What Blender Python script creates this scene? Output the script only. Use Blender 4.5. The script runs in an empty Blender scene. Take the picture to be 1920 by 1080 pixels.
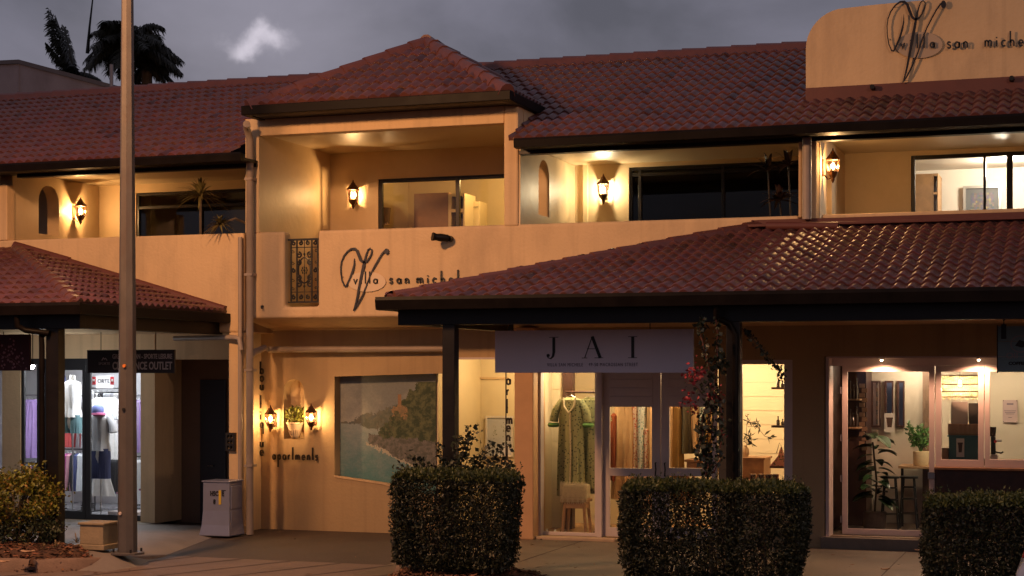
import bpy, bmesh, math, random
from math import sin, cos, tan, pi, radians, atan, sqrt
from mathutils import Vector, Matrix, noise
S = bpy.context.scene
COL = S.collection
rnd = random.Random(7)

# ------------------------------------------------------------------ camera
TH = radians(19.2); FPX = 3100.0; CX, CY, CH = 25.7*sin(TH), -25.7*cos(TH), 2.55
cam_d = bpy.data.cameras.new('camera'); cam = bpy.data.objects.new('camera', cam_d); COL.objects.link(cam)
cam.location = (CX, CY, CH); cam.rotation_euler = (radians(90), 0, TH)
cam_d.sensor_width = 36; cam_d.lens = FPX/1920*36; cam_d.shift_y = 160/1920
cam_d.clip_start = .1; cam_d.clip_end = 2000
S.camera = cam
# ------------------------------------------------------------------ view
S.view_settings.view_transform = 'Standard'; S.view_settings.look = 'None'
S.view_settings.exposure = 0; S.view_settings.gamma = 1
S.cycles.max_bounces = 8; S.cycles.transparent_max_bounces = 16
S.cycles.use_denoising = True
S.cycles.sample_clamp_indirect = 4
S.cycles.caustics_reflective = False; S.cycles.caustics_refractive = False
# ------------------------------------------------------------------ dusk sky
W = bpy.data.worlds.new('World'); S.world = W; W.use_nodes = True
nt = W.node_tree; N = nt.nodes; Lk = nt.links; N.clear()
def nd(t, **k):
    n = N.new(t)
    for a, b in k.items(): setattr(n, a, b)
    return n
out = nd('ShaderNodeOutputWorld'); bg = nd('ShaderNodeBackground')
tc = nd('ShaderNodeTexCoord')
sky = nd('ShaderNodeTexSky', sky_type='NISHITA'); sky.sun_disc = False
sky.sun_elevation = radians(1.0); sky.sun_rotation = radians(150)
mp = nd('ShaderNodeMapping'); mp.inputs['Scale'].default_value = (1.0, 1.0, 2.2)
Lk.new(tc.outputs['Generated'], mp.inputs['Vector'])
n1 = nd('ShaderNodeTexNoise'); n1.inputs['Scale'].default_value = 5.0; n1.inputs['Detail'].default_value = 7; n1.inputs['Roughness'].default_value = .5
n1.inputs['Distortion'].default_value = .3
Lk.new(mp.outputs[0], n1.inputs['Vector'])
cr = nd('ShaderNodeValToRGB'); e = cr.color_ramp.elements
e[0].position = .33; e[0].color = (.090, .088, .118, 1); e[1].position = .68; e[1].color = (.215, .205, .270, 1)
Lk.new(n1.outputs['Fac'], cr.inputs['Fac'])
u, v = (487-960)/FPX, (700-72)/FPX
gd = Vector((-sin(TH)+cos(TH)*u, cos(TH)+sin(TH)*u, v)).normalized()
ndist = nd('ShaderNodeTexNoise'); ndist.inputs['Scale'].default_value = 28; ndist.inputs['Detail'].default_value = 5
Lk.new(tc.outputs['Generated'], ndist.inputs['Vector'])
dsub = nd('ShaderNodeVectorMath', operation='MULTIPLY_ADD'); dsub.inputs[1].default_value = (.055, .055, .055)
Lk.new(ndist.outputs['Color'], dsub.inputs[0]); Lk.new(tc.outputs['Generated'], dsub.inputs[2])
off = nd('ShaderNodeVectorMath', operation='SUBTRACT'); off.inputs[1].default_value = (gd.x+.0275, gd.y+.0275, gd.z+.0275)
Lk.new(dsub.outputs[0], off.inputs[0])
scl = nd('ShaderNodeVectorMath', operation='MULTIPLY'); scl.inputs[1].default_value = (1, 1, 2.1)
Lk.new(off.outputs[0], scl.inputs[0])
ln = nd('ShaderNodeVectorMath', operation='LENGTH'); Lk.new(scl.outputs[0], ln.inputs[0])
mr = nd('ShaderNodeMapRange', interpolation_type='SMOOTHERSTEP')
mr.inputs['From Min'].default_value = .027; mr.inputs['From Max'].default_value = .0; mr.inputs['To Max'].default_value = .95
Lk.new(ln.outputs['Value'], mr.inputs['Value'])
mr2 = nd('ShaderNodeMapRange', interpolation_type='SMOOTHERSTEP')
mr2.inputs['From Min'].default_value = .16; mr2.inputs['From Max'].default_value = .0; mr2.inputs['To Max'].default_value = .17
Lk.new(ln.outputs['Value'], mr2.inputs['Value'])
sm = nd('ShaderNodeMath', operation='ADD'); Lk.new(mr.outputs[0], sm.inputs[0]); Lk.new(mr2.outputs[0], sm.inputs[1])
mx = nd('ShaderNodeMix', data_type='RGBA'); Lk.new(sm.outputs[0], mx.inputs['Factor'])
Lk.new(cr.outputs[0], mx.inputs['A']); mx.inputs['B'].default_value = (.60, .555, .64, 1)
add = nd('ShaderNodeMix', data_type='RGBA', blend_type='ADD'); add.inputs['Factor'].default_value = .015
Lk.new(mx.outputs['Result'], add.inputs['A']); Lk.new(sky.outputs[0], add.inputs['B'])
Lk.new(add.outputs['Result'], bg.inputs['Color']); bg.inputs['Strength'].default_value = 1.0
Lk.new(bg.outputs[0], out.inputs[0])

def lamp(name, loc, power, color, size=.05, typ='POINT'):
    d = bpy.data.lights.new(name, typ); d.energy = power; d.color = color
    if typ == 'AREA': d.size = size   # otherwise a small round source
    else: d.shadow_soft_size = size
    o = bpy.data.objects.new(name, d); COL.objects.link(o); o.location = loc
    return o
# sodium street light standing out of the frame at the left, and a weaker one far to the right
sl = lamp('street_light', (-3.5, -10.4, 8.3), 3500, (1, .48, .205), .4, 'SPOT')
sl.data.spot_size = radians(136); sl.data.spot_blend = .62; sl.rotation_euler = Vector((.10, .76, -.64)).to_track_quat('-Z', 'Y').to_euler()
lamp('street_light', (12.5, -13.5, 9.0), 900, (1, .62, .40), .16)

# ------------------------------------------------------------------ pixel <-> place helpers
def X(px, Y): return CX+(Y-CY)*tan(atan((px-960)/FPX)-TH)
def D(px, Y): return (Y-CY)*(cos(TH)-sin(TH)*tan(atan((px-960)/FPX)-TH))
def Z(px, py, Y): return CH+(700-py)*D(px, Y)/FPX
def at(px, py, Y): return Vector((X(px, Y), Y, Z(px, py, Y)))
def G(px, py, z=0.0):
    d = (CH-z)*FPX/(py-700); u = (px-960)/FPX
    return Vector((CX+d*(-sin(TH)+cos(TH)*u), CY+d*(cos(TH)+sin(TH)*u), z))

# ------------------------------------------------------------------ materials
MATS = {}
def mat(name, c, rough=.7, var=.12, vs=3.0, bump=0.0, bs=40.0, metal=0.0, spec=.5, emit=None, es=0, stain=None, tint=False, coat=0):
    if name in MATS: return MATS[name]
    m = bpy.data.materials.new(name); m.use_nodes = True; t = m.node_tree; b = t.nodes['Principled BSDF']
    b.inputs['Roughness'].default_value = rough; b.inputs['Metallic'].default_value = metal
    b.inputs['Specular IOR Level'].default_value = spec
    if coat: b.inputs['Coat Weight'].default_value = coat; b.inputs['Coat Roughness'].default_value = .12
    co = t.nodes.new('ShaderNodeTexCoord')
    src = None
    if var > 0:
        nz = t.nodes.new('ShaderNodeTexNoise'); nz.inputs['Scale'].default_value = vs; nz.inputs['Detail'].default_value = 6
        nz.inputs['Roughness'].default_value = .6
        t.links.new(co.outputs['Object'], nz.inputs['Vector'])
        r = t.nodes.new('ShaderNodeValToRGB'); e = r.color_ramp.elements
        e[0].position = .3; e[1].position = .7
        e[0].color = [x*(1-var) for x in c]+[1]; e[1].color = [min(1, x*(1+var)) for x in c]+[1]
        t.links.new(nz.outputs['Fac'], r.inputs['Fac']); src = r.outputs[0]
        rr = t.nodes.new('ShaderNodeMapRange'); rr.inputs['To Min'].default_value = max(.03, rough-.1); rr.inputs['To Max'].default_value = min(1, rough+.1)
        t.links.new(nz.outputs['Fac'], rr.inputs['Value']); t.links.new(rr.outputs[0], b.inputs['Roughness'])
    if stain:
        n2 = t.nodes.new('ShaderNodeTexNoise'); n2.inputs['Scale'].default_value = stain[1]; n2.inputs['Detail'].default_value = 8; n2.inputs['Roughness'].default_value = .65
        mpn = t.nodes.new('ShaderNodeMapping'); mpn.inputs['Scale'].default_value = stain[3] if len(stain) > 3 else (1, 1, .35)
        t.links.new(co.outputs['Object'], mpn.inputs[0]); t.links.new(mpn.outputs[0], n2.inputs['Vector'])
        m2 = t.nodes.new('ShaderNodeMapRange'); m2.inputs['From Min'].default_value = .50; m2.inputs['From Max'].default_value = .72; m2.inputs['To Max'].default_value = stain[2]
        t.links.new(n2.outputs['Fac'], m2.inputs['Value'])
        x = t.nodes.new('ShaderNodeMix'); x.data_type = 'RGBA'
        t.links.new(m2.outputs[0], x.inputs['Factor'])
        if src: t.links.new(src, x.inputs['A'])
        else: x.inputs['A'].default_value = (*c, 1)
        x.inputs['B'].default_value = (*stain[0], 1); src = x.outputs['Result']
    if tint:
        at_ = t.nodes.new('ShaderNodeAttribute'); at_.attribute_name = 'tint'
        x = t.nodes.new('ShaderNodeMix'); x.data_type = 'RGBA'; x.blend_type = 'MULTIPLY'; x.inputs['Factor'].default_value = 1
        if src: t.links.new(src, x.inputs['A'])
        else: x.inputs['A'].default_value = (*c, 1)
        t.links.new(at_.outputs['Color'], x.inputs['B']); src = x.outputs['Result']
    if src: t.links.new(src, b.inputs['Base Color'])
    else: b.inputs['Base Color'].default_value = (*c, 1)
    if bump:
        n3 = t.nodes.new('ShaderNodeTexNoise'); n3.inputs['Scale'].default_value = bs; n3.inputs['Detail'].default_value = 5
        bp = t.nodes.new('ShaderNodeBump'); bp.inputs['Strength'].default_value = bump; bp.inputs['Distance'].default_value = .02
        t.links.new(co.outputs['Object'], n3.inputs['Vector']); t.links.new(n3.outputs['Fac'], bp.inputs['Height']); t.links.new(bp.outputs[0], b.inputs['Normal'])
    if emit: b.inputs['Emission Color'].default_value = (*emit, 1); b.inputs['Emission Strength'].default_value = es
    MATS[name] = m; return m
def glassmat(name, tintc=(.96, .97, .96), gl=.09):
    if name in MATS: return MATS[name]
    m = bpy.data.materials.new(name); m.use_nodes = True; t = m.node_tree; t.nodes.clear()
    o = t.nodes.new('ShaderNodeOutputMaterial'); tr = t.nodes.new('ShaderNodeBsdfTransparent'); g = t.nodes.new('ShaderNodeBsdfGlossy')
    tr.inputs[0].default_value = (*tintc, 1); g.inputs['Roughness'].default_value = .03
    fr = t.nodes.new('ShaderNodeFresnel'); fr.inputs[0].default_value = 1.5
    ad = t.nodes.new('ShaderNodeMath'); ad.operation = 'ADD'; ad.inputs[1].default_value = gl-.04
    mxx = t.nodes.new('ShaderNodeMixShader')
    t.links.new(fr.outputs[0], ad.inputs[0]); t.links.new(ad.outputs[0], mxx.inputs[0]); t.links.new(tr.outputs[0], mxx.inputs[1]); t.links.new(g.outputs[0], mxx.inputs[2]); t.links.new(mxx.outputs[0], o.inputs[0])
    MATS[name] = m; return m
def emis(name, c, s):
    if name in MATS: return MATS[name]
    m = bpy.data.materials.new(name); m.use_nodes = True; t = m.node_tree; t.nodes.clear()
    o = t.nodes.new('ShaderNodeOutputMaterial'); e = t.nodes.new('ShaderNodeEmission'); e.inputs[0].default_value = (*c, 1); e.inputs[1].default_value = s
    t.links.new(e.outputs[0], o.inputs[0]); MATS[name] = m; return m

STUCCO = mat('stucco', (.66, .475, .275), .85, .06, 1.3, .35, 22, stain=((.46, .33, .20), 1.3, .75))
def streaks(m, c, amt, sc=(7, 7, .22), lo=.52, hi=.75):
    t = m.node_tree; b = t.nodes['Principled BSDF']; lk = b.inputs['Base Color'].links[0]; src = lk.from_socket
    co = t.nodes.new('ShaderNodeTexCoord'); mp_ = t.nodes.new('ShaderNodeMapping'); mp_.inputs['Scale'].default_value = sc
    n_ = t.nodes.new('ShaderNodeTexNoise'); n_.inputs['Scale'].default_value = 1; n_.inputs['Detail'].default_value = 6; r_ = t.nodes.new('ShaderNodeMapRange')
    r_.inputs['From Min'].default_value = lo; r_.inputs['From Max'].default_value = hi; r_.inputs['To Max'].default_value = amt
    x = t.nodes.new('ShaderNodeMix'); x.data_type = 'RGBA'; x.inputs['B'].default_value = (*c, 1)
    t.links.new(co.outputs['Object'], mp_.inputs[0]); t.links.new(mp_.outputs[0], n_.inputs['Vector']); t.links.new(n_.outputs['Fac'], r_.inputs['Value'])
    t.links.new(r_.outputs[0], x.inputs['Factor']); t.links.new(src, x.inputs['A']); t.links.new(x.outputs['Result'], b.inputs['Base Color'])
streaks(STUCCO, (.40, .28, .17), .4)
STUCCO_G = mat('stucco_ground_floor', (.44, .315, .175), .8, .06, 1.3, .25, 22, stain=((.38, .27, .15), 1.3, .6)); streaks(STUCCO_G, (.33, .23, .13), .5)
STUCCO_IN = mat('stucco_balcony', (.60, .45, .27), .5, .07, 1.6, .18, 9, stain=((.52, .38, .20), 1.8, .5, (1, 1, 1)))
CEILING = mat('ceiling_paint', (.60, .48, .31), .38, 0, 2, .0, 8)
BROWNWALL = mat('brown_panel', (.16, .10, .065), .6, .1, 2, .1, 20)
TILE = mat('roof_tile', (.108, .040, .036), .33, .12, 6, .12, 60, stain=((.075, .032, .03), 2.2, .45, (1, 1, 1)), tint=True)
RIDGE = mat('ridge_tile', (.125, .044, .036), .45, .15, 5, .15, 50, stain=((.11, .045, .04), 3, .5, (1, 1, 1)))
FLASH = mat('flashing', (.12, .035, .026), .55, .1, 3, .1, 20)
BLACK = mat('black_brown_timber', (.008, .006, .0055), .45, .3, 5, .05, 30, spec=.3)
GUTTER = mat('gutter_paint', (.007, .005, .0045), .5, .3, 4, .03, 20, spec=.1)
IRON = mat('wrought_iron', (.012, .011, .011), .45, .2, 10)
BRONZE = mat('bronze', (.10, .045, .02), .45, .2, 12, metal=.7)
SIGNMETAL = mat('sign_steel', (.045, .045, .055), .4, .15, 12, metal=.4)
PIPE = mat('downpipe_paint', (.34, .275, .225), .5, .1, 4, .05, 20, stain=((.2, .16, .13), 3, .5))
WHITEF = mat('white_joinery', (.64, .56, .55), .45, .04, 4, .03, 20)
ALU = mat('dark_aluminium', (.02, .017, .016), .35, .2, 6, metal=.3)
GLASS = glassmat('window_glass', gl=.055)
GLASSD = glassmat('window_glass_dark', (.45, .45, .45), .035)
WOOD = mat('timber', (.25, .12, .055), .5, .25, 7, .1, 30)
WOODL = mat('light_timber', (.42, .25, .13), .5, .2, 7, .1, 30)
LEAFH = mat('hedge_leaf', (.016, .023, .009), .5, .35, 9, tint=True)
LEAFG = mat('golden_leaf', (.15, .165, .02), .5, .3, 9, tint=True)
LEAFD = mat('dark_leaf', (.022, .028, .014), .5, .3, 9, tint=True)
LEAFB = mat('house_plant_leaf', (.05, .14, .03), .35, .3, 9, tint=True)
BARK = mat('bark', (.10, .075, .055), .8, .3, 14, .5, 40)
FLOWER = mat('bougainvillea_flower', (.26, .02, .03), .6, .2, 9, tint=True)

# ------------------------------------------------------------------ mesh builder
class MB:
    def __init__(s): s.v = []; s.f = []; s.t = None
    def quad(s, a, b, c, d):
        i = len(s.v); s.v += [tuple(a), tuple(b), tuple(c), tuple(d)]; s.f.append((i, i+1, i+2, i+3))
    def poly(s, pts):
        i = len(s.v); s.v += [tuple(p) for p in pts]; s.f.append(tuple(range(i, i+len(pts))))
    def box(s, x0, x1, y0, y1, z0, z1):
        x0, x1 = sorted((x0, x1)); y0, y1 = sorted((y0, y1)); z0, z1 = sorted((z0, z1))
        i = len(s.v)
        s.v += [(x0, y0, z0), (x1, y0, z0), (x1, y1, z0), (x0, y1, z0), (x0, y0, z1), (x1, y0, z1), (x1, y1, z1), (x0, y1, z1)]
        s.f += [tuple(i+k for k in q) for q in ((0, 3, 2, 1), (4, 5, 6, 7), (0, 1, 5, 4), (1, 2, 6, 5), (2, 3, 7, 6), (3, 0, 4, 7))]
        return s
    def prism(s, pts, y0, y1):           # outline in x,z extruded along y
        n = len(pts); i = len(s.v)
        s.v += [(p[0], y0, p[1]) for p in pts]+[(p[0], y1, p[1]) for p in pts]
        s.f.append(tuple(range(i, i+n))); s.f.append(tuple(range(i+2*n-1, i+n-1, -1)))
        for k in range(n): k2 = (k+1) % n; s.f.append((i+k2, i+k, i+n+k, i+n+k2))
        return s
    def prismz(s, pts, z0, z1):
        n = len(pts); i = len(s.v)
        s.v += [(p[0], p[1], z0) for p in pts]+[(p[0], p[1], z1) for p in pts]
        s.f.append(tuple(range(i+n-1, i-1, -1))); s.f.append(tuple(range(i+n, i+2*n)))
        for k in range(n): k2 = (k+1) % n; s.f.append((i+k, i+k2, i+n+k2, i+n+k))
        return s
    def tube(s, pts, r, n=8, cap=True):
        pts = [Vector(p) for p in pts]
        if not hasattr(r, '__len__'): r = [r]*len(pts)
        rings = []; pn = None
        for k, p in enumerate(pts):
            d = (pts[min(k+1, len(pts)-1)]-pts[max(k-1, 0)])
            if d.length < 1e-9: d = Vector((0, 0, 1))
            d.normalize()
            if pn is None: pn = d.cross(Vector((0, 0, 1)) if abs(d.z) < .9 else Vector((0, 1, 0))).normalized()
            else: pn = (pn-d*pn.dot(d)).normalized()
            b = d.cross(pn); i = len(s.v)
            for j in range(n):
                a = 2*pi*j/n; s.v.append(tuple(p+(pn*cos(a)+b*sin(a))*r[k]))
            rings.append(i)
        for k in range(len(rings)-1):
            a, b = rings[k], rings[k+1]
            for j in range(n): j2 = (j+1) % n; s.f.append((a+j, a+j2, b+j2, b+j))
        if cap:
            s.f.append(tuple(rings[0]+j for j in range(n-1, -1, -1))); s.f.append(tuple(rings[-1]+j for j in range(n)))
        return s
    def lathe(s, c, prof, n=12, sx=1, sy=1, cap=True):  # prof: (r,z)
        rings = []
        for r, z in prof:
            i = len(s.v); rings.append(i)
            for j in range(n):
                a = 2*pi*(j+.5)/n; s.v.append((c[0]+r*cos(a)*sx, c[1]+r*sin(a)*sy, c[2]+z))
        for k in range(len(rings)-1):
            a, b = rings[k], rings[k+1]
            for j in range(n): j2 = (j+1) % n; s.f.append((a+j, a+j2, b+j2, b+j))
        if cap:
            s.f.append(tuple(rings[0]+j for j in range(n-1, -1, -1))); s.f.append(tuple(rings[-1]+j for j in range(n)))
        return s
    def ribbon(s, pts, w, y0, y1):        # flat stroke in the x,z plane
        P = [Vector((p[0], p[1])) for p in pts]; n = len(P)
        if not hasattr(w, '__len__'): w = [w]*n
        i = len(s.v)
        for k in range(n):
            a = P[k]-P[k-1] if k else P[1]-P[0]; b = P[k+1]-P[k] if k < n-1 else P[-1]-P[-2]
            d = (a.normalized()+b.normalized())
            if d.length < 1e-6: d = a
            d.normalize(); q = Vector((-d.y, d.x)); m = 1/max(.5, abs(q.dot(Vector((-a.y, a.x)).normalized())))
            L, R = P[k]+q*w[k]*.5*m, P[k]-q*w[k]*.5*m
            s.v += [(L.x, y0, L.y), (R.x, y0, R.y), (R.x, y1, R.y), (L.x, y1, L.y)]
        for k in range(n-1):
            a = i+4*k; b = a+4
            for j in range(4): j2 = (j+1) % 4; s.f.append((a+j, a+j2, b+j2, b+j))
        s.f.append((i+3, i+2, i+1, i)); a = i+4*(n-1); s.f.append((a, a+1, a+2, a+3))
        return s
    def build(s, name, m, parent=None, smooth=False, bevel=0, tints=None, origin=None, weld=False, segs=2):
        me = bpy.data.meshes.new(name); me.from_pydata(s.v, [], s.f)
        bm = bmesh.new(); bm.from_mesh(me)
        if weld: bmesh.ops.remove_doubles(bm, verts=bm.verts, dist=.0006)
        if not tints: bmesh.ops.recalc_face_normals(bm, faces=bm.faces)
        bm.to_mesh(me); bm.free()
        if tints:
            ca = me.color_attributes.new('tint', 'FLOAT_COLOR', 'CORNER')
            k = 0
            for fi, p in enumerate(me.polygons):
                tcx = tints[fi]
                for _ in p.loop_indices: ca.data[k].color = (*tcx, 1) if hasattr(tcx, '__len__') else (tcx, tcx, tcx, 1); k += 1
        if smooth:
            for p in me.polygons: p.use_smooth = True
        me.materials.append(m)
        o = bpy.data.objects.new(name, me); COL.objects.link(o)
        if parent is not None: o.parent = parent; o.matrix_parent_inverse = Matrix.Translation(parent.location).inverted() if not parent.rotation_euler.z else parent.matrix_basis.inverted()
        if smooth and not tints:
            try: me.set_sharp_from_angle(angle=radians(40))
            except Exception: pass
        if bevel:
            md = o.modifiers.new('bevel', 'BEVEL'); md.width = bevel; md.segments = segs; md.limit_method = 'ANGLE'; md.angle_limit = radians(40)
            md.harden_normals = False
        return o
def tag(o, label, cat, group=None, kind=None):
    if label: o['label'] = label
    if cat: o['category'] = cat
    if group: o['group'] = group
    if kind: o['kind'] = kind
    return o
def thing(name, loc, label, cat, group=None):
    o = bpy.data.objects.new(name, None); COL.objects.link(o); o.location = loc; o.empty_display_size = .1
    return tag(o, label, cat, group)
def struct(o): o['kind'] = 'structure'; return o
def curveplate(name, outlines, y0, y1, m, parent=None, bevel=0):   # outlines of (x,z), holes allowed
    cu = bpy.data.curves.new('tmp', 'CURVE'); cu.dimensions = '2D'; cu.fill_mode = 'BOTH'; cu.extrude = abs(y1-y0)/2
    for ol in outlines:
        sp = cu.splines.new('POLY'); sp.points.add(len(ol)-1)
        for k, p in enumerate(ol): sp.points[k].co = (p[0], p[1], 0, 1)
        sp.use_cyclic_u = True
    to = bpy.data.objects.new('tmp', cu); COL.objects.link(to)
    dg = bpy.context.evaluated_depsgraph_get(); me = bpy.data.meshes.new_from_object(to.evaluated_get(dg))
    bpy.data.objects.remove(to); bpy.data.curves.remove(cu)
    me.transform(Matrix.Translation((0, (y0+y1)/2, 0)) @ Matrix.Rotation(radians(90), 4, 'X'))
    me.name = name; me.materials.clear(); me.materials.append(m)
    o = bpy.data.objects.new(name, me); COL.objects.link(o)
    if parent is not None: o.parent = parent; o.matrix_parent_inverse = Matrix.Translation(parent.location).inverted()
    return o
def textmesh(name, s, x, z, y, h, m, parent=None, sx=1.0, depth=.004, align='LEFT', sp=1.0, bold=0.0, rot=0):
    cu = bpy.data.curves.new('tmp', 'FONT'); cu.body = s; cu.size = h; cu.extrude = depth; cu.align_x = align; cu.space_character = sp; cu.offset = bold
    cu.resolution_u = 3
    to = bpy.data.objects.new('tmp', cu); COL.objects.link(to)
    dg = bpy.context.evaluated_depsgraph_get(); me = bpy.data.meshes.new_from_object(to.evaluated_get(dg))
    bpy.data.objects.remove(to); bpy.data.curves.remove(cu)
    me.transform(Matrix.Translation((x, y, z)) @ Matrix.Rotation(rot, 4, 'Z') @ Matrix.Rotation(radians(90), 4, 'X') @ Matrix.Diagonal((sx, 1, 1, 1)))
    me.materials.clear(); me.materials.append(m); me.name = name
    o = bpy.data.objects.new(name, me); COL.objects.link(o)
    if parent is not None: o.parent = parent; o.matrix_parent_inverse = Matrix.Translation(parent.location).inverted()
    return o
def wall_grid(mb, x0, x1, z0, z1, y0, y1, holes):
    xs = sorted({x0, x1, *[h[0] for h in holes], *[h[1] for h in holes]}); zs = sorted({z0, z1, *[h[2] for h in holes], *[h[3] for h in holes]})
    xs = [x for x in xs if x0 <= x <= x1]; zs = [z for z in zs if z0 <= z <= z1]
    def solid(i, j):
        if i < 0 or j < 0 or i >= len(xs)-1 or j >= len(zs)-1: return False
        cx, cz = (xs[i]+xs[i+1])/2, (zs[j]+zs[j+1])/2
        return not any(h[0] < cx < h[1] and h[2] < cz < h[3] for h in holes)
    for i in range(len(xs)-1):
        for j in range(len(zs)-1):
            if not solid(i, j): continue
            a, b, c, d = xs[i], xs[i+1], zs[j], zs[j+1]
            mb.quad((a, y0, c), (b, y0, c), (b, y0, d), (a, y0, d)); mb.quad((b, y1, c), (a, y1, c), (a, y1, d), (b, y1, d))
            if not solid(i-1, j): mb.quad((a, y1, c), (a, y0, c), (a, y0, d), (a, y1, d))
            if not solid(i+1, j): mb.quad((b, y0, c), (b, y1, c), (b, y1, d), (b, y0, d))
            if not solid(i, j-1): mb.quad((a, y1, c), (b, y1, c), (b, y0, c), (a, y0, c))
            if not solid(i, j+1): mb.quad((a, y0, d), (b, y0, d), (b, y1, d), (a, y1, d))
    return mb
def arch(x0, x1, z0, z1, n=10):      # outline of an arched opening, anticlockwise
    r = (x1-x0)/2; cx = (x0+x1)/2; zc = z1-r
    return [(x0, z0), (x1, z0)]+[(cx+r*cos(pi*k/n), zc+r*sin(pi*k/n)) for k in range(n+1)]

# ------------------------------------------------------------------ roof tiles
def tiles(name, P0, P1, up, L, inside, parent, wave=.165, course=.335, seed=1):
    P0, P1, up = Vector(P0), Vector(P1), Vector(up).normalized()
    ue = (P1-P0); Wd = ue.length; ue.normalize(); nn = ue.cross(up).normalized()
    if nn.z < 0: nn = -nn
    r = random.Random(seed); mb = MB(); tt = []
    ns = 7; nu = int(Wd/wave)+1; nv = int(L/course)+1
    prof = [0, .45, .85, 1.0, .85, .45, .05, 0]
    for j in range(nv):
        v0, v1 = j*course, (j+1)*course
        for i in range(nu):
            uc = (i+.5)*wave
            if not any(inside(uc+du, min(L, v0+.01)) for du in (-wave*.5, 0, wave*.5)): continue
            tn = (.82+.32*r.random())
            if r.random() < .05: tn *= .6
            tc_ = (tn, tn*(.90+.2*r.random()), tn*(.88+.25*r.random())); lift = .008*r.random(); du = .006*(r.random()-.5); tw_ = .006*(r.random()-.5)
            base = len(mb.v); ok = []
            for k in range(ns+1):
                uu = i*wave+k*wave/ns; h = .045*prof[k]+tw_*(k/ns-.5)
                good = inside(uu, min(L, v0+.005)); ve = min(v1+.02, L)
                if good and not inside(uu, ve-.021):
                    lo, hi = v0, ve
                    for _ in range(7):
                        mid = (lo+hi)/2
                        if inside(uu, mid): lo = mid
                        else: hi = mid
                    ve = max(lo, v0+.02)
                ok.append(good)
                a = P0+ue*(uu+du); f_ = (ve-v0)/(v1+.02-v0)
                mb.v.append(tuple(a+up*v0+nn*(-.004)))
                mb.v.append(tuple(a+up*v0+nn*(h+.026+lift)))
                mb.v.append(tuple(a+up*(v0+.012)+nn*(h+.034+lift)))
                mb.v.append(tuple(a+up*ve+nn*((h+.034+lift)*(1-f_)+(h*.9+.006)*f_)))
            for k in range(ns):
                if not (ok[k] and ok[k+1]): continue
                b = base+4*k; c = b+4
                for q in range(3):
                    mb.f.append((b+q, c+q, c+q+1, b+q+1)); tt.append(tc_)
    if Wd < 22:
        K = 14; rowsu = []
        for j in range(K+1):
            v = min(L-.03, L*j/K); us = [q*Wd/120 for q in range(121) if inside(q*Wd/120, v)]
            if us: rowsu.append((P0+ue*us[0]+up*v-nn*.008, P0+ue*us[-1]+up*v-nn*.008))
        for j in range(len(rowsu)-1):
            mb.quad(rowsu[j][0], rowsu[j][1], rowsu[j+1][1], rowsu[j+1][0]); tt.append(.6)
    o = mb.build(name, TILE, parent, tints=tt)
    for p in o.data.polygons: p.use_smooth = True
    o.data.set_sharp_from_angle(angle=radians(50))
    return o
def caps(name, A, B, parent, w=.13, step=.42, h=.085, m=None, side=Vector((0, 0, 1))):
    A, B = Vector(A), Vector(B); d = (B-A); L = d.length; d.normalize()
    s = d.cross(Vector((0, 0, 1))).normalized(); n_ = s.cross(d).normalized(); mb = MB()
    prof = [(-1.05, -1.1), (-.66, .35), (-.28, .8), (.28, .8), (.66, .35), (1.05, -1.1)]
    k = 0; t = 0.0
    while t < L-.05:
        t2 = min(L+.02, t+step+.05); r = random.Random(k+int(L*99)); jy = .006*(r.random()-.5)
        i = len(mb.v)
        for (tt_, sc, up_) in ((t, 1.05, .016), (t2, .96, 0.0)):
            for p in prof: mb.v.append(tuple(A+d*tt_+s*(p[0]*w*sc+jy)+n_*(p[1]*h*sc+up_)))
            for p in prof: mb.v.append(tuple(A+d*tt_+s*(p[0]*w*sc*.86+jy)+n_*(p[1]*h*sc*.9-.02+up_)))
        for q in range(5): mb.f.append((i+q, i+q+1, i+12+q+1, i+12+q))
        for q in range(5): mb.f.append((i+q+1, i+q, i+6+q, i+6+q+1))
        mb.f.append((i+11, i+10, i+9, i+8, i+7, i+6))
        t += step; k += 1
    return mb.build(name, m or RIDGE, parent)

# ------------------------------------------------------------------ foliage
def leafcloud(mb, tt, pts, size, rr, asp=2.0, updir=.3, tint=(.6, 1.5), outward=None):
    for p in pts:
        p = Vector(p)
        d = Vector((rr.gauss(0, 1), rr.gauss(0, 1), rr.gauss(0, 1)+updir)).normalized()
        n_ = d.cross(Vector((rr.gauss(0, 1), rr.gauss(0, 1), rr.gauss(0, 1)))).normalized()
        s = size*(.6+.8*rr.random()); w = s/asp*.5
        b = d.cross(n_); q = n_*s*.08
        i = len(mb.v)
        mb.v += [tuple(p), tuple(p+d*s*.45+b*w+q), tuple(p+d*s), tuple(p+d*s*.45-b*w+q)]
        mb.f.append((i, i+1, i+2, i+3)); tt.append(tint[0]+(tint[1]-tint[0])*rr.random())

# =================================================================== THE BUILDING
YF, YE = -1.0, -1.5
XL, XC, XCR = -3.87, .22, .45     # lantern left wall, column
ZP = 4.77
B = thing('terrace_building', (0, 0, 0), 'two storey cream stucco terrace with red tiled roofs, balconies and shops below', 'building')
def part(mb, name, m, bevel=0, parent=B, **k): return mb.build(name, m, parent, bevel=bevel, **k)

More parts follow.
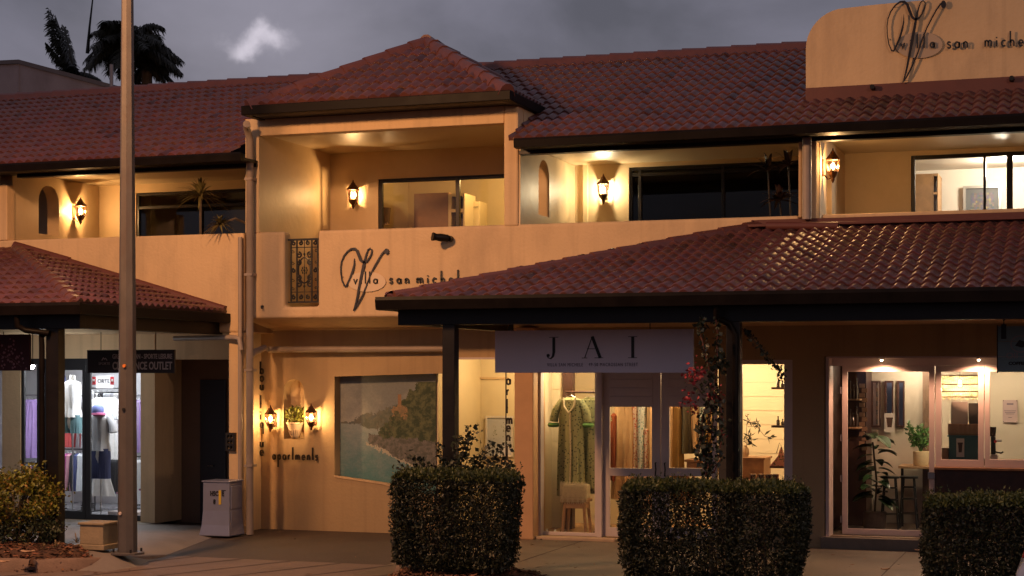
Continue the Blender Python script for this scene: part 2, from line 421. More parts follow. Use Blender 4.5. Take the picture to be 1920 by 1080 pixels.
# --- parapets
XG0, XG1 = X(533, YF), X(596, YF); ZG = Z(565, 575, YF)
m_ = MB(); wall_grid(m_, -12.5, -4.14, 3.2, ZP, YF, YF+.2, []); part(m_, 'parapet', STUCCO, .03, weld=True)
m_ = MB(); wall_grid(m_, XL-.23, 4.62, 3.41, ZP, YF, YF+.24, [(XG0, XG1, ZG, ZP+1)]); part(m_, 'parapet', STUCCO, .045, weld=True, segs=3)
m_ = MB(); wall_grid(m_, 4.92, 11.5, 3.41, ZP+.005, YF+.02, YF+.22, []); part(m_, 'parapet', STUCCO, .035, weld=True)
part(MB().box(-4.41, -4.14, YF, YF+.3, 0, 3.2), 'pillar', STUCCO, .02)
part(MB().box(-4.42, -4.36, YF+.3, .75, 0, 3.2), 'wall', STUCCO)
# --- party wall left of the lantern balcony, beam and column
part(MB().box(XL-.24, XL, YF+.004, 1.6, ZP-.001, 6.56).box(XL-.23, XL, YF+.24, 1.6, 3.41, ZP), 'wall', STUCCO_IN)
part(MB().box(XL, XC, YF, YF+.22, 6.287, 6.56), 'beam', STUCCO, .012)
part(MB().box(XC, XCR, YF-.012, YF+.25, ZP-.03, 6.56), 'column', STUCCO, .03)
part(MB().box(XC+.02, XCR, YF+.25, 3.2, 5.9, 6.60), 'wall', STUCCO)
part(MB().box(XL-.24, XL-.02, 1.6, 3.2, 5.9, 6.60), 'wall', STUCCO)
# --- balcony floors and ceilings
part(MB().box(XL, XC+.02, YF+.24, 1.6, 3.41, 3.56).box(-12.5, -4.14, YF+.2, 1.8, 3.21, 3.56).box(XCR, 11.5, YF+.24, 1.8, 3.41, 3.56), 'balcony_floor', mat('floor_tile', (.3, .2, .13), .5))
part(MB().box(XL, XC, YF+.22, 1.6, 6.33, 6.40), 'ceiling', CEILING)
part(MB().box(-12.5, XL-.24, YF+.12, 1.8, 5.975, 6.03), 'ceiling', CEILING)
part(MB().box(XCR, 11.5, YF+.12, 1.8, 5.975, 6.03), 'ceiling', CEILING)
# --- arched side walls
def side_wall(x0, x1, y0, y1, z0, z1, hy0, hy1, hz0, hz1):
    o = curveplate('wall', [[(y0, z0), (y1, z0), (y1, z1), (y0, z1)], arch(hy0, hy1, hz0, hz1)], -.5, .5, STUCCO_IN)
    for vv in o.data.vertices:
        a, t, z = vv.co; vv.co = (x0 if t > 0 else x1, a, z)
    bm = bmesh.new(); bm.from_mesh(o.data); bmesh.ops.recalc_face_normals(bm, faces=bm.faces); bm.to_mesh(o.data); bm.free()
    o.parent = B
    return o
side_wall(XC+.02, .474, YF+.02, 1.8, 3.56, 5.97, -.12, .42, Z(1020, 405, .15), Z(1020, 300, .15))
side_wall(4.66, 4.87, YF+.26, 1.8, 3.56, 5.97, -.12, .42, 4.86, 5.72)
side_wall(-8.86, -8.62, YF+.22, 1.8, 3.56, 5.97, Z(75, 1, 0)*0-.05, .55, Z(90, 440, .2), Z(90, 347, .2))
part(MB().box(-8.86, X(13, YF), YF, YF+.22, ZP, 5.7), 'pillar', STUCCO, .015)
part(MB().box(4.66, X(1530, YF), YF+.001, YF+.26, 3.41, 5.85), 'pillar', STUCCO, .015)
part(MB().box(X(1497, YF), 4.66, YF+.002, YF+.2, ZP-.03, 5.85), 'pillar', STUCCO, .015)

# --- upper windows
def window(x0, x1, z0, z1, y, mull, fw=.06, fm=ALU, gm=GLASS, parent=B, name='window', hm=None, depth=.07):
    f = MB(); f.box(x0, x0+fw, y, y+depth, z0, z1).box(x1-fw, x1, y, y+depth, z0, z1).box(x0+fw, x1-fw, y, y+depth, z1-fw, z1).box(x0+fw, x1-fw, y, y+depth, z0, z0+fw)
    for q in mull:
        mw = q[1] if isinstance(q, tuple) else fw; q = q[0] if isinstance(q, tuple) else q
        f.box(q-mw/2, q+mw/2, y-.004, y+depth-.004, z0+fw*.5, z1-fw*.5)
    if hm: f.box(x0+fw, x1-fw, y+.004, y+depth-.008, hm-fw/2, hm+fw/2)
    w = f.build(name, fm, parent, bevel=.004)
    g = MB(); g.quad((x0+fw*.5, y+depth*.6, z0+fw*.5), (x1-fw*.5, y+depth*.6, z0+fw*.5), (x1-fw*.5, y+depth*.6, z1-fw*.5), (x0+fw*.5, y+depth*.6, z1-fw*.5))
    g.build('glass', gm, w)
    return w
YB = 1.6
ww = X(709, YB), X(1003, YB)
ztop = 5.86
m_ = MB(); wall_grid(m_, XL, XC+.02, 3.5, 6.33, YB, YB+.15, [(ww[0], XC-.01, 3.6, ztop)]); part(m_, 'wall', STUCCO_IN)
window(ww[0], XC-.01, 3.6, ztop, YB+.02, [(X(857, YB), .07)], .065)
YB = 1.8
wl = X(255, YB), X(463, YB); wm = X(1179, YB), X(1500, YB); wr = X(1708, YB), X(2010, YB)
m_ = MB(); wall_grid(m_, -12.5, XL-.24, 3.5, 5.975, YB, YB+.15, [(wl[0], -4.15, 3.6, Z(255, 362, YB))]); part(m_, 'wall', STUCCO_IN)
window(wl[0], -4.15, 3.6, Z(255, 362, YB), YB+.02, [X(375, YB)], .05, hm=Z(300, 388, YB))
m_ = MB(); wall_grid(m_, .474, 4.66, 3.5, 5.975, YB, YB+.15, [(wm[0], 4.6, 3.6, Z(1180, 314, YB))]); part(m_, 'wall', STUCCO_IN)
window(wm[0], 4.6, 3.6, Z(1180, 314, YB), YB+.02, [X(1199, YB), X(1355, YB)], .05, hm=Z(1230, 326, YB), gm=GLASSD)
m_ = MB(); wall_grid(m_, 4.87, 11.5, 3.5, 5.975, YB, YB+.15, [(wr[0], wr[1], 3.6, Z(1708, 292, YB))]); part(m_, 'wall', STUCCO_IN)
window(wr[0], wr[1], 3.6, Z(1708, 292, YB), YB+.02, [(X(1846, YB), .04), (X(1893, YB), .09)], .06)
# rooms behind the windows
ROOM = mat('room_wall_cream', (.70, .56, .34), .6, .05, 2, .05, 12)
ROOMW = mat('room_wall_white', (.78, .72, .64), .6, .03, 2)
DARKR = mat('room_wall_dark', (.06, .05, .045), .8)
def room(x0, x1, y0, y1, z0, z1, mw, mf, mc=None, back=None):
    t = .08
    part(MB().box(x0, x1, y1, y1+t, z0, z1), 'room_wall', back or mw)
    part(MB().box(x0-t, x0, y0, y1+t, z0, z1), 'room_wall', mw)
    part(MB().box(x1, x1+t, y0, y1+t, z0, z1), 'room_wall', mw)
    part(MB().box(x0-t, x1+t, y0, y1+t, z1, z1+t), 'room_ceiling', mc or mw)
    part(MB().box(x0-t, x1+t, y0, y1+t, z0-t, z0), 'room_floor', mf)
CARPET = mat('room_floor', (.2, .14, .09), .8)
room(-3.6, .62, 1.76, 4.4, 3.55, 6.2, ROOM, CARPET)
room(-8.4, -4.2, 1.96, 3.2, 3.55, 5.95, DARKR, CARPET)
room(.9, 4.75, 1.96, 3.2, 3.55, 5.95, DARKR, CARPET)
room(5.3, 9.6, 1.96, 4.2, 3.55, 5.95, ROOMW, CARPET)

# --- ground floor walls
zs = 3.41
XPA, XPB = X(838, 0), X(966, 0)
hx0, hx1 = X(627, 0), X(829, 0)
mural_hole = [(hx0, Z(627, 893, 0)), (X(720, 0), Z(720, 907, 0)), (X(790, 0), Z(790, 928, 0)), (hx1, Z(829, 940, 0)), (hx1, Z(829, 700, 0)), (hx0, Z(627, 706, 0))]
niche = arch(X(532, 0), X(570, 0), Z(551, 823, 0), Z(551, 711, 0))
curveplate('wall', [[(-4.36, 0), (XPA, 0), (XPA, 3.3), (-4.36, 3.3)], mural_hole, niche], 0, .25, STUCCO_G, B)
part(MB().box(X(532, 0)-.1, X(570, 0)+.1, .2505, .35, Z(551, 823, 0)-.1, 2.9), 'niche_back', STUCCO)
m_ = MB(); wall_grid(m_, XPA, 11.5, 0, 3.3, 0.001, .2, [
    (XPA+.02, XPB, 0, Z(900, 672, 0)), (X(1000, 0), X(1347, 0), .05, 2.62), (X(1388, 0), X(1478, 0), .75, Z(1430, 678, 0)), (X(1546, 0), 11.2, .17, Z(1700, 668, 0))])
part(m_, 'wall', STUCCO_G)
m_ = MB()
i0 = [(-4.13, YF+.02, 3.412), (11.5, YF+.02, 3.412), (11.5, 0, 3.25), (-4.36, 0, 3.25)]
m_.poly(i0); m_.poly([(p[0], p[1], p[2]+.04) for p in reversed(i0)])
part(m_, 'soffit', STUCCO)
# pillar at the corner of the dress shop
part(MB().box(X(964, -.3), X(1000, -.3), -.3, .3, 0, 3.25), 'pillar', mat('pillar_paint', (.60, .36, .19), .6, .08, 3, .1, 20), .02)
# lit passage behind
part(MB().box(XPA-.25, 1.2, 2.2, 2.3, 0, 2.95).box(XPA-.35, XPA-.25, .25, 2.3, 0, 2.95), 'passage_wall', mat('passage_paint', (.72, .62, .42), .7, .04, 2, .08, 20))
part(MB().box(XPA-.35, .35, .2, 2.3, 2.95, 3.0), 'passage_ceiling', CEILING)
part(MB().box(X(888, 2.19), X(953, 2.19), 2.165, 2.2, Z(920, 711, 2.2), Z(920, 707, 2.2)), 'ledge', STUCCO)
part(MB().box(XPA, XPB, -.03, .0, Z(900, 674, 0), Z(900, 670, 0)), 'lintel', WHITEF)
lamp('passage_light', (-.3, 1.2, 2.85), 42, (1, .70, .36), .06)
# left wing ground floor
part(MB().box(-6.40, -4.40, .60, .72, .0, 3.2), 'wall', BROWNWALL)
part(MB().box(-6.47, -6.20, -.26, .72, .05, 3.2), 'pilaster', STUCCO)
m_ = MB(); wall_grid(m_, -12.5, -6.47, .05, 3.2, -.2, -.05, [(X(38, -.2), X(277, -.2), .07, Z(200, 672, -.2)), (-12, X(4, -.2), .07, 2.7)]); part(m_, 'wall', STUCCO)
part(MB().box(-6.20, -4.41, -.25, .6, 2.78, 3.2), 'bulkhead', STUCCO)
part(MB().box(-12.5, -4.14, -.8, .8, 3.2, 3.21), 'soffit', STUCCO)
d = part(MB().box(X(376, .58), X(424, .58), .56, .6, .03, Z(400, 712, .58)), 'door', mat('navy_door_paint', (.014, .016, .025), .45, .1), .008)
MB().tube([(X(391, .55), .53, .98), (X(400, .55), .53, .98)], .014).build('door_handle', mat('dull_steel', (.3, .3, .32), .3, metal=1), d)

# --- shopfront frames
def fbx(mb, p0, p1, t, b, Y, dy=.06):
    pm = (p0+p1)/2; return mb.box(X(p0, Y), X(p1, Y), Y, Y+dy, Z(pm, b, Y), Z(pm, t, Y))
def leaf(name, p0, p1, ztop, zbot, Y, panes, fm, parent=B, dy=.05, gm=GLASS):
    x0, x1 = X(p0, Y), X(p1, Y); m_ = MB()
    hs = [(X(a, Y), X(b_, Y), Z((a+b_)/2, d_, Y), Z((a+b_)/2, c, Y)) for a, b_, c, d_ in panes]
    wall_grid(m_, x0, x1, zbot, ztop, Y, Y+dy, hs)
    o = m_.build(name, fm, parent, bevel=.004, weld=True)
    g = MB()
    for h in hs: g.quad((h[0], Y+dy*.5, h[2]), (h[1], Y+dy*.5, h[2]), (h[1], Y+dy*.5, h[3]), (h[0], Y+dy*.5, h[3]))
    g.build('glass', gm, o)
    return o
# dress shop
YJ = .06
leaf('shop_window', 1002, 1122, 2.62, .05, YJ, [(1018, 1115, 600, 998)], WHITEF)
part(MB().box(X(999, 0), X(1016, 0), -.05, YJ, .05, 3.0), 'window_trim', WHITEF, .004)
part(MB().box(X(1120, 0), X(1129, 0), -.03, YJ, .05, 2.62), 'door_post', WHITEF, .004)
HANDLE = mat('black_handle', (.01, .01, .01), .35)
for a, b_, pn, hx, bt in ((1129, 1238.5, (1143, 1222), 1230, 990), (1239.5, 1345, (1255, 1335), 1247.5, 990)):
    o = leaf('shop_door', a, b_, 2.62, .06, YJ, [(pn[0], pn[1], 763, 878), (pn[0], pn[1], 893, bt)], WHITEF)
    bb = MB()
    for k in range(4):
        zz = 2.62-.09-k*.13
        bb.box(X(a, YJ)+.12, X(b_, YJ)-.12, YJ-.012, YJ+.002, zz-.058, zz+.058)
    bb.build('board_panel', WHITEF, o, bevel=.004)
    hxx = X(hx, YJ); zc = Z(1235, 880, YJ)
    MB().tube([(hxx, YJ, zc-.1), (hxx, YJ-.05, zc-.1), (hxx+.01, YJ-.05, zc), (hxx, YJ-.05, zc+.1), (hxx, YJ, zc+.1)], .011).build('door_handle', HANDLE, o)
part(MB().box(X(1000, 0), X(1160, 0), -.22, .05, 0, .05), 'doorstep', mat('doorstep_stone', (.5, .36, .24), .6, .1, 6, .1, 30), .01)
leaf('window', 1382, 1486, 2.75, .75, .0, [(1391, 1470, 683, 960)], WHITEF, dy=.07)
# cafe
YC = .36
JW = mat('cafe_joinery', (.62, .50, .47), .4, .04, 3, .03, 20)
part(MB().box(X(1548, 0), X(1548, 0)+.05, 0.005, YC+.05, .17, 2.79).box(X(1548, 0)+.05, 11, YC-.02, YC+.05, Z(1700, 686, YC), 2.79), 'door_frame', JW, .004)
part(MB().box(X(1548, 0)+.05, 11, -.0, YC-.02, 2.77, 2.795), 'frame_lining', JW)
dr = leaf('cafe_door', 1579, 1752, Z(1665, 686, YC), .18, YC, [(1589, 1742, 697, 993)], JW)
MB().box(X(1744, YC)-.03, X(1744, YC)+.07, YC-.05, YC, 1.02, 1.12).build('lock', mat('dull_steel', (.3, .3, .32), .3, metal=1), dr, bevel=.01)
for z in (.4, 1.0, 1.6, 2.3): MB().tube([(X(1577, YC), YC-.015, z-.05), (X(1577, YC), YC-.015, z+.05)], .012).build('hinge', mat('dull_steel', (.3, .3, .32), .3, metal=1), dr)
zf = Z(1800, 876, YC)
leaf('folding_window', 1754, 1845, Z(1800, 686, YC), zf, YC+.002, [(1765, 1834, 697, 862)], JW)
leaf('folding_window', 1846.5, 1945, Z(1890, 686, YC), zf, YC, [(1856, 1933, 697, 862)], JW)
leaf('folding_window', 1946.5, 2045, Z(1990, 686, YC), zf, YC, [(1956, 2033, 697, 862)], JW)
part(MB().box(X(1753, YC), 11, YC, YC+.08, .17, zf-.035), 'counter_front', mat('dark_timber', (.05, .018, .012), .45, .3, 6, .1, 40))
part(MB().box(X(1753, YC), 11, YC-.12, YC+.1, zf-.035, zf), 'window_ledge', WOOD, .005)
stepm = mat('paver_step', (.36, .28, .23), .7, .15, 8, .15, 40)
stp = MB()
xx = 4.80
while xx < 11:
    for yy in (.0, .12, .24): stp.box(xx, xx+.205, yy-.06+.003, yy+.057, .10, .17)
    xx += .21
part(stp, 'step_paving', stepm)
part(MB().box(4.78, 11, -.07, YC+.1, 0, .165), 'step', mat('step_concrete', (.22, .18, .14), .8, .15, 6, .2, 40))
BLKT = mat('black_metal_trim', (.02, .02, .022), .35)
# sports shop front: black aluminium
YS = -.17
leaf('shop_window', 40, 92, Z(66, 672, YS), .07, YS, [(45, 69, 683, 960)], BLKT)
leaf('shop_door', 96, 160, Z(140, 672, YS), .07, YS, [(117, 154, 694, 958)], BLKT)
leaf('shop_window', 160.5, 277, Z(220, 672, YS), .07, YS, [(169, 276, 694, 966)], BLKT)
part(MB().box(-12.4, -6.2, -.6, -.05, -.1, .065), 'doorstep', mat('step_concrete', (.22, .18, .14)), .01)

# --- downpipes
def pipe(pts, r, label=None, m=PIPE):
    return part(MB().tube(pts, r, 12), 'drainpipe', m, smooth=True)
YPp = YF-.11
xp = X(468.5, YPp)
pipe([(xp+.1, YE+.1, 6.42), (xp+.02, YE+.25, 6.38), (xp, YPp, 6.22), (xp, YPp, .02)], .057)
xp2 = X(447, YPp)
pipe([(xp2, YPp+.06, 4.7), (xp2, YPp+.06, .02)], .035)
zz = Z(400, 633, -1.1)
pipe([(X(318, -.9), -.75, zz), (X(440, -1.12), -1.12, zz), (X(449, -1.15), -1.15, zz-.02), (X(452, -1.15), -1.15, zz-.2)], .04)
zz = Z(600, 655, -.12)
pipe([(X(466, -1.12), -1.08, zz-.12), (X(474, -1.0), -.95, zz-.05), (X(490, -.7), -.6, zz+.02), (X(505, -.12), -.15, zz), (XPA, -.1, zz)], .052)
xp3 = X(1513, YPp)
pipe([(xp3, YPp, 5.84), (xp3, YPp, 4.70)], .065)
for zc in (5.6, 4.1, 2.6, 1.1): part(MB().box(xp-.065, xp+.065, YPp-.062, YF, zc-.02, zc+.02), 'pipe_bracket', PIPE)
part(MB().tube([at(1437, 424, -1.35), at(1572, 424, -1.35)], .06, 10), 'spreader_pipe', FLASH, smooth=True)

# --- roofs
def roofpart(*a, **k): return tiles('roof', *a, **k)
PT = .427; ZE = 5.955
Lm = 4.5*sqrt(1+PT*PT)
def in_main(u, v):
    x = -12.5+u; y = YE+v/sqrt(1+PT*PT)
    if -4.1 < x < .46 and y < .3: return False
    return u >= 0 and x < 11.5 and v <= Lm+.01
main = roofpart((-12.5, YE+.03, ZE), (11.5, YE+.03, ZE), (0, 1, PT), Lm, in_main, B, seed=3)
zr = ZE+4.5*PT
caps('ridge_capping', (-12.5, 3.0, zr+.06), (-3.6, 3.0, zr+.06), main); caps('ridge_capping', (-2.2, 3.0, zr+.06), (11.0, 3.0, zr+.06), main)
m_ = MB(); m_.quad((-12.5, 3.0, zr), (11.5, 3.0, zr), (11.5, 7.8, zr-2.0), (-12.5, 7.8, zr-2.0)); part(m_, 'roof', TILE, tints=[1.0])
# eaves: gutter, fascia, black beam
for (xa, xb) in ((-12.5, XL-.02), (.57, 11.5)):
    g = MB()
    prof = [(YE-.06, ZE+.012), (YE-.075, ZE-.02), (YE-.06, ZE-.12), (YE+.05, ZE-.13), (YE+.05, ZE-.01), (YE-.0, ZE-.01)]
    i = len(g.v)
    for x_ in (xa, xb):
        for p in prof: g.v.append((x_, p[0], p[1]))
    n_ = len(prof)
    for q in range(n_): g.f.append((q, (q+1) % n_, n_+(q+1) % n_, n_+q))
    g.f.append(tuple(range(n_))); g.f.append(tuple(range(2*n_-1, n_-1, -1)))
    part(g, 'gutter', GUTTER)
    part(MB().box(xa, xb, YE+.05, YF+.10, ZE-.10, ZE-.06), 'eave_lining', BLACK)
    x_a = xa+.05 if xa < 0 else xa-.1
    part(MB().box(max(xa, -8.35) if xa < 0 else xa-.1, xb, YF-.04, YF+.12, 5.80, ZE-.1), 'beam', BLACK, .006)
    tr = MB(); L_ = xb-(-8.2 if xa < 0 else .9); n_ = 3 if xa < 0 else 8
    for q in range(n_): a = (-8.2 if xa < 0 else .9)+q*L_/n_; tr.box(a+.03, a+L_/n_-.03, YF-.075, YF-.045, 5.865, 5.880)
    part(tr, 'blind_track', mat('track_metal', (.5, .45, .4), .2, metal=1))
# lantern roof
zl = 6.68; gx0, gx1 = -3.81, .45; RL = .62; yl = YE; half = (gx1-gx0)/2; ap = Vector(((gx0+gx1)/2, yl+half, 7.92)); pl = (7.92-zl)/half; sl = sqrt(1+pl*pl)
lan = roofpart((gx0, yl+.03, zl), (gx1, yl+.03, zl), (0, 1, pl), half*sl, lambda u, v: v/sl <= min(u, gx1-gx0-u)+.02, B, seed=5, wave=.17, course=.30)
roofpart((gx1-.03, yl, zl), (gx1-.03, yl+2*half+RL, zl), (-1, 0, pl), half*sl, lambda u, v: v/sl <= min(u, gx1-gx0+RL-u)+.02, B, seed=6)
roofpart((gx0+.03, yl+2*half+RL, zl), (gx0+.03, yl, zl), (1, 0, pl), half*sl, lambda u, v: v/sl <= min(u, gx1-gx0+RL-u)+.02, B, seed=8)
for (c, a) in (((gx0, yl, zl+.01), 0), ((gx1, yl, zl+.01), 0), ((gx1, yl+2*half+RL, zl+.01), RL)):
    caps('hip_capping', c, ap+Vector((0, a, .03)), lan, w=.13)
caps('ridge_capping', ap+Vector((0, -.05, .035)), ap+Vector((0, RL+.05, .035)), lan, w=.13)
part(MB().prismz([(gx0-.07, yl-.07), (gx1+.07, yl-.07), (gx1+.07, yl+.05), (gx0-.07, yl+.05)], zl-.15, zl-.005), 'gutter', GUTTER, .01)
part(MB().prismz([(gx1-.05, yl+.05), (gx1+.07, yl+.05), (gx1+.07, 1.1), (gx1-.05, 1.1)], zl-.152, zl-.007), 'gutter', GUTTER, .01)
part(MB().prismz([(gx0-.07, yl+.05), (gx0+.05, yl+.05), (gx0+.05, 1.1), (gx0-.07, 1.1)], zl-.152, zl-.007), 'gutter', GUTTER, .01)
part(MB().box(gx0+.05, gx1-.05, yl+.05, 1.1, zl-.14, zl-.10), 'eave_lining', BLACK)

# --- raised wall panel over the right roof
XS0 = X(1512, -.2); YSG = -.25
zb = ZE+(YSG-YE)*PT+.19
arcR = .55; pts = [(XS0, zb), (11.5, zb), (11.5, Z(1920, -14, YSG)+.15)]
zt = Z(1600, 14, YSG)
pts = [(XS0, zb), (11.5, zb), (11.5, zt+.12)]
pts += [(XS0+arcR+.5, zt+.02)]+[(XS0+arcR-arcR*sin(a), zt-arcR+arcR*cos(a)) for a in [pi/2*k/10 for k in range(11)]]
sp_ = curveplate('sign_wall', [pts], YSG, YSG+.25, STUCCO, B)
md = sp_.modifiers.new('bevel', 'BEVEL'); md.width = .02; md.segments = 2; md.limit_method = 'ANGLE'
part(MB().box(XS0, 11.5, YSG-.03, YSG+.2, zb-.22, zb+.0), 'flashing', FLASH, .008)
for px, py in ((1636, 163), (1897, 147)):
    p = at(px, py, YSG-.1); part(MB().tube([(p.x, YSG-.03, p.z-.01), (p.x, YSG-.14, p.z)], .035, 10), 'flood_light_stub', BLACK)

# --- verandas
YV = -5.1; ZV = 3.50
def veranda(xa, xb, xw, side):     # front eave xa..xb, hip meets the wall at xw
    rise, run = 4.64-ZV, YF-YV; p_ = rise/run; s_ = sqrt(1+p_*p_)
    dx = abs(xw-(xa if side < 0 else xb)); V = part_empty
    if side < 0: ins = lambda u, v: u >= (v/s_)*dx/run-.02
    else: ins = lambda u, v: (xb-xa-u) >= (v/s_)*dx/run-.02
    r1 = roofpart((xa, YV+.03, ZV-.03), (xb, YV+.03, ZV-.03), (0, 1, p_), run*s_, ins, B, seed=11+side)
    p2 = rise/dx; s2 = sqrt(1+p2*p2)
    if side < 0: roofpart((xa+.03, YF, ZV), (xa+.03, YV, ZV), (1, 0, p2), dx*s2, lambda u, v: (v/s2)*run/dx <= run-u+.0 if False else (run-u) >= (v/s2)*run/dx-.02, B, seed=12)
    else: roofpart((xb-.03, YV, ZV), (xb-.03, YF, ZV), (-1, 0, p2), dx*s2, lambda u, v: u >= (v/s2)*run/dx-.02, B, seed=13)
    c = xa if side < 0 else xb
    caps('hip_capping', (c-side*.10, YV+.10, ZV+.02), (xw, YF-.02, ZV+rise+.0), r1, w=.125, h=.075)
    g0, g1 = (xa-.07, xb) if side < 0 else (xa, xb+.07)
    gp = [(YV-.075, ZV+.012), (YV-.09, ZV-.03), (YV-.07, ZV-.15), (YV+.05, ZV-.155), (YV+.05, ZV-.01), (YV-.0, ZV-.01)]
    g = MB(); n_ = len(gp)
    for x_ in (g0, g1):
        for q in gp: g.v.append((x_, q[0], q[1]))
    for q in range(n_): g.f.append((q, (q+1) % n_, n_+(q+1) % n_, n_+q))
    g.f.append(tuple(range(n_))); g.f.append(tuple(range(2*n_-1, n_-1, -1)))
    part(g, 'gutter', GUTTER)
    part(MB().box(c-.07, c+.05, YV+.05, YF, ZV-.152, ZV-.004), 'gutter', GUTTER, .008)
    ci = c-side*(-.22) if side < 0 else c-.22
    ci = c+.22 if side < 0 else c-.22
    b0, b1 = (ci-.1, xb) if side < 0 else (xa, ci+.1)
    part(MB().box(b0, b1, YV+.2, YV+.34, ZV-.34, ZV-.14), 'beam', BLACK, .006)
    part(MB().box(ci-.07, ci+.07, YV+.34, YF+.1, ZV-.335, ZV-.145), 'beam', BLACK, .006)
    m_ = MB()
    m_.box(xa+(.05 if side < 0 else 0), xb-(.05 if side > 0 else 0), YV+.05, YF-.01, ZV-.135, ZV-.10)
    part(m_, 'veranda_ceiling', BLACK)
    return r1
part_empty = None
r1 = veranda(.05, 11.5, 4.03, -1)
part(MB().box(3.95, 11.5, YF-.05, YF+.0, 4.60, 4.72), 'flashing', FLASH, .008)
part(MB().prismz([(3.95, YF-.28), (11.5, YF-.28), (11.5, YF-.05), (3.95, YF-.05)], 4.60, 4.64), 'flashing', FLASH, .008)
r2 = veranda(-12.5, -4.42, -8.37, 1)
caps('wall_flashing', (-4.45, YF-.03, 3.56), (-8.37, YF-.03, 4.70), r2, w=.08, step=3.0, h=.05, m=FLASH)
PW = .165
for px in (845, 1376.5):
    xx = X(px, YV+.27); part(MB().box(xx-PW/2, xx+PW/2, YV+.19, YV+.35, .0, ZV-.34), 'post', BLACK, .006)
xx = X(104, YV+.27)
part(MB().box(xx-.1, xx+.1, YV+.19, YV+.35, .2, ZV-.34).prism([(xx-.1, .62), (xx-.26, .26), (xx-.26, .2), (xx-.1, .2)], YV+.22, YV+.32), 'post', BLACK, .006)
part(MB().tube([(X(31, YV), YV, ZV-.15), (X(31, YV), YV+.02, ZV-.3), (X(40, YV), YV+.1, ZV-.36), (X(80, YV), YV+.15, ZV-.40), (xx-.15, YV+.16, ZV-.44), (xx-.15, YV+.17, ZV-.6), (xx-.15, YV+.17, .5)], .04, 10), 'drainpipe', GUTTER, smooth=True)
xx = X(1346, YV+.1)
part(MB().tube([(xx, YV-.0, ZV-.15), (xx, YV+.03, ZV-.3), (xx+.12, YV+.15, ZV-.36), (xx+.2, YV+.16, ZV-.5), (xx+.2, YV+.16, .1)], .04, 10), 'drainpipe', GUTTER, smooth=True)

# =================================================================== GROUND
def struct_mb(mb, name, m, **k): return struct(mb.build(name, m, None, **k))
PAVE = mat('driveway_surface', (.060, .040, .032), .75, .22, 1.2, .35, 90, stain=((.05, .034, .026), .9, .7, (1, 1, 1)))
APRON = mat('apron_concrete', (.15, .105, .085), .75, .16, 1.6, .35, 120, stain=((.10, .07, .055), 1.3, .6, (1, 1, 1)))
PATHM = mat('footpath_concrete', (.20, .17, .15), .6, .14, 1.6, .25, 80, stain=((.12, .1, .085), 1.2, .6, (1, 1, 1)))
m_ = MB(); m_.quad((-300, -300, 0), (300, -300, 0), (300, 300, 0), (-300, 300, 0)); struct_mb(m_, 'ground', PAVE)
a, b_ = G(300, 1042), G(742, 1061); dd = (b_-a).normalized(); b2 = a+dd*5.1
m_ = MB(); m_.poly([(a.x-1.2, a.y+.02, .005), (b2.x, b2.y, .005), (b2.x+.9, b2.y-6, .005), (a.x-4, a.y-6, .005)]); struct_mb(m_, 'driveway_apron', APRON)
m_ = MB()
for k in range(7):
    p = a+dd*(.55+k*.75); q = p+Vector((-1.3, -3.2, 0)); w = Vector((.012, 0, 0))
    m_.quad((p.x-.018, p.y-.02, .009), (p.x+.018, p.y-.02, .009), (q.x+.018, q.y, .009), (q.x-.018, q.y, .009))
struct_mb(m_, 'pavement_joints', mat('joint_dark', (.05, .035, .03), .9))
# raised footpath in front of the left shop
A0 = G(432, 990, .04); B0 = G(250, 1040, .17)
m_ = MB()
rows = []
for k in range(13):
    t = k/12; e = A0.lerp(B0, t); y = e.y; z = .055+t*.13
    if k == 0: e = Vector((-4.45, -.30, 0)); z = .045; y = -.30
    wv = .42-.1*t
    rows.append([(-12.5, y, z+.01), (e.x-wv*2, y, z+.005), (e.x-wv, y, z*.8), (e.x-wv*.35, y, z*.35), (e.x+.02, y-.02, .003)])
for dy_, zf_ in ((-.22, .75), (-.42, .3), (-.55, 0)):
    rows.append([(p[0]-(0 if j == 0 else .05), p[1]+dy_, max(.003, p[2]*zf_)) for j, p in enumerate(rows[12])])
for k in range(15):
    for j in range(4): m_.quad(rows[k][j], rows[k+1][j], rows[k+1][j+1], rows[k][j+1])
struct_mb(m_, 'footpath', PATHM, smooth=True, weld=True)
m_ = MB(); m_.quad((XPB-.4, -5.15, .006), (11.5, -5.15, .006), (11.5, -.2, .006), (XPB-.4, -.2, .006)); struct_mb(m_, 'footpath', mat('paved_footpath', (.13, .10, .075), .55, .2, 1.5, .25, 60, stain=((.06, .045, .035), 1.2, .7, (1, 1, 1))))
for k in range(4):
    x_ = 1.2+k*2.4; m_ = MB().box(x_, x_+.012, -5.1, -.2, .0, .009); struct_mb(m_, 'pavement_joint', MATS['joint_dark'])
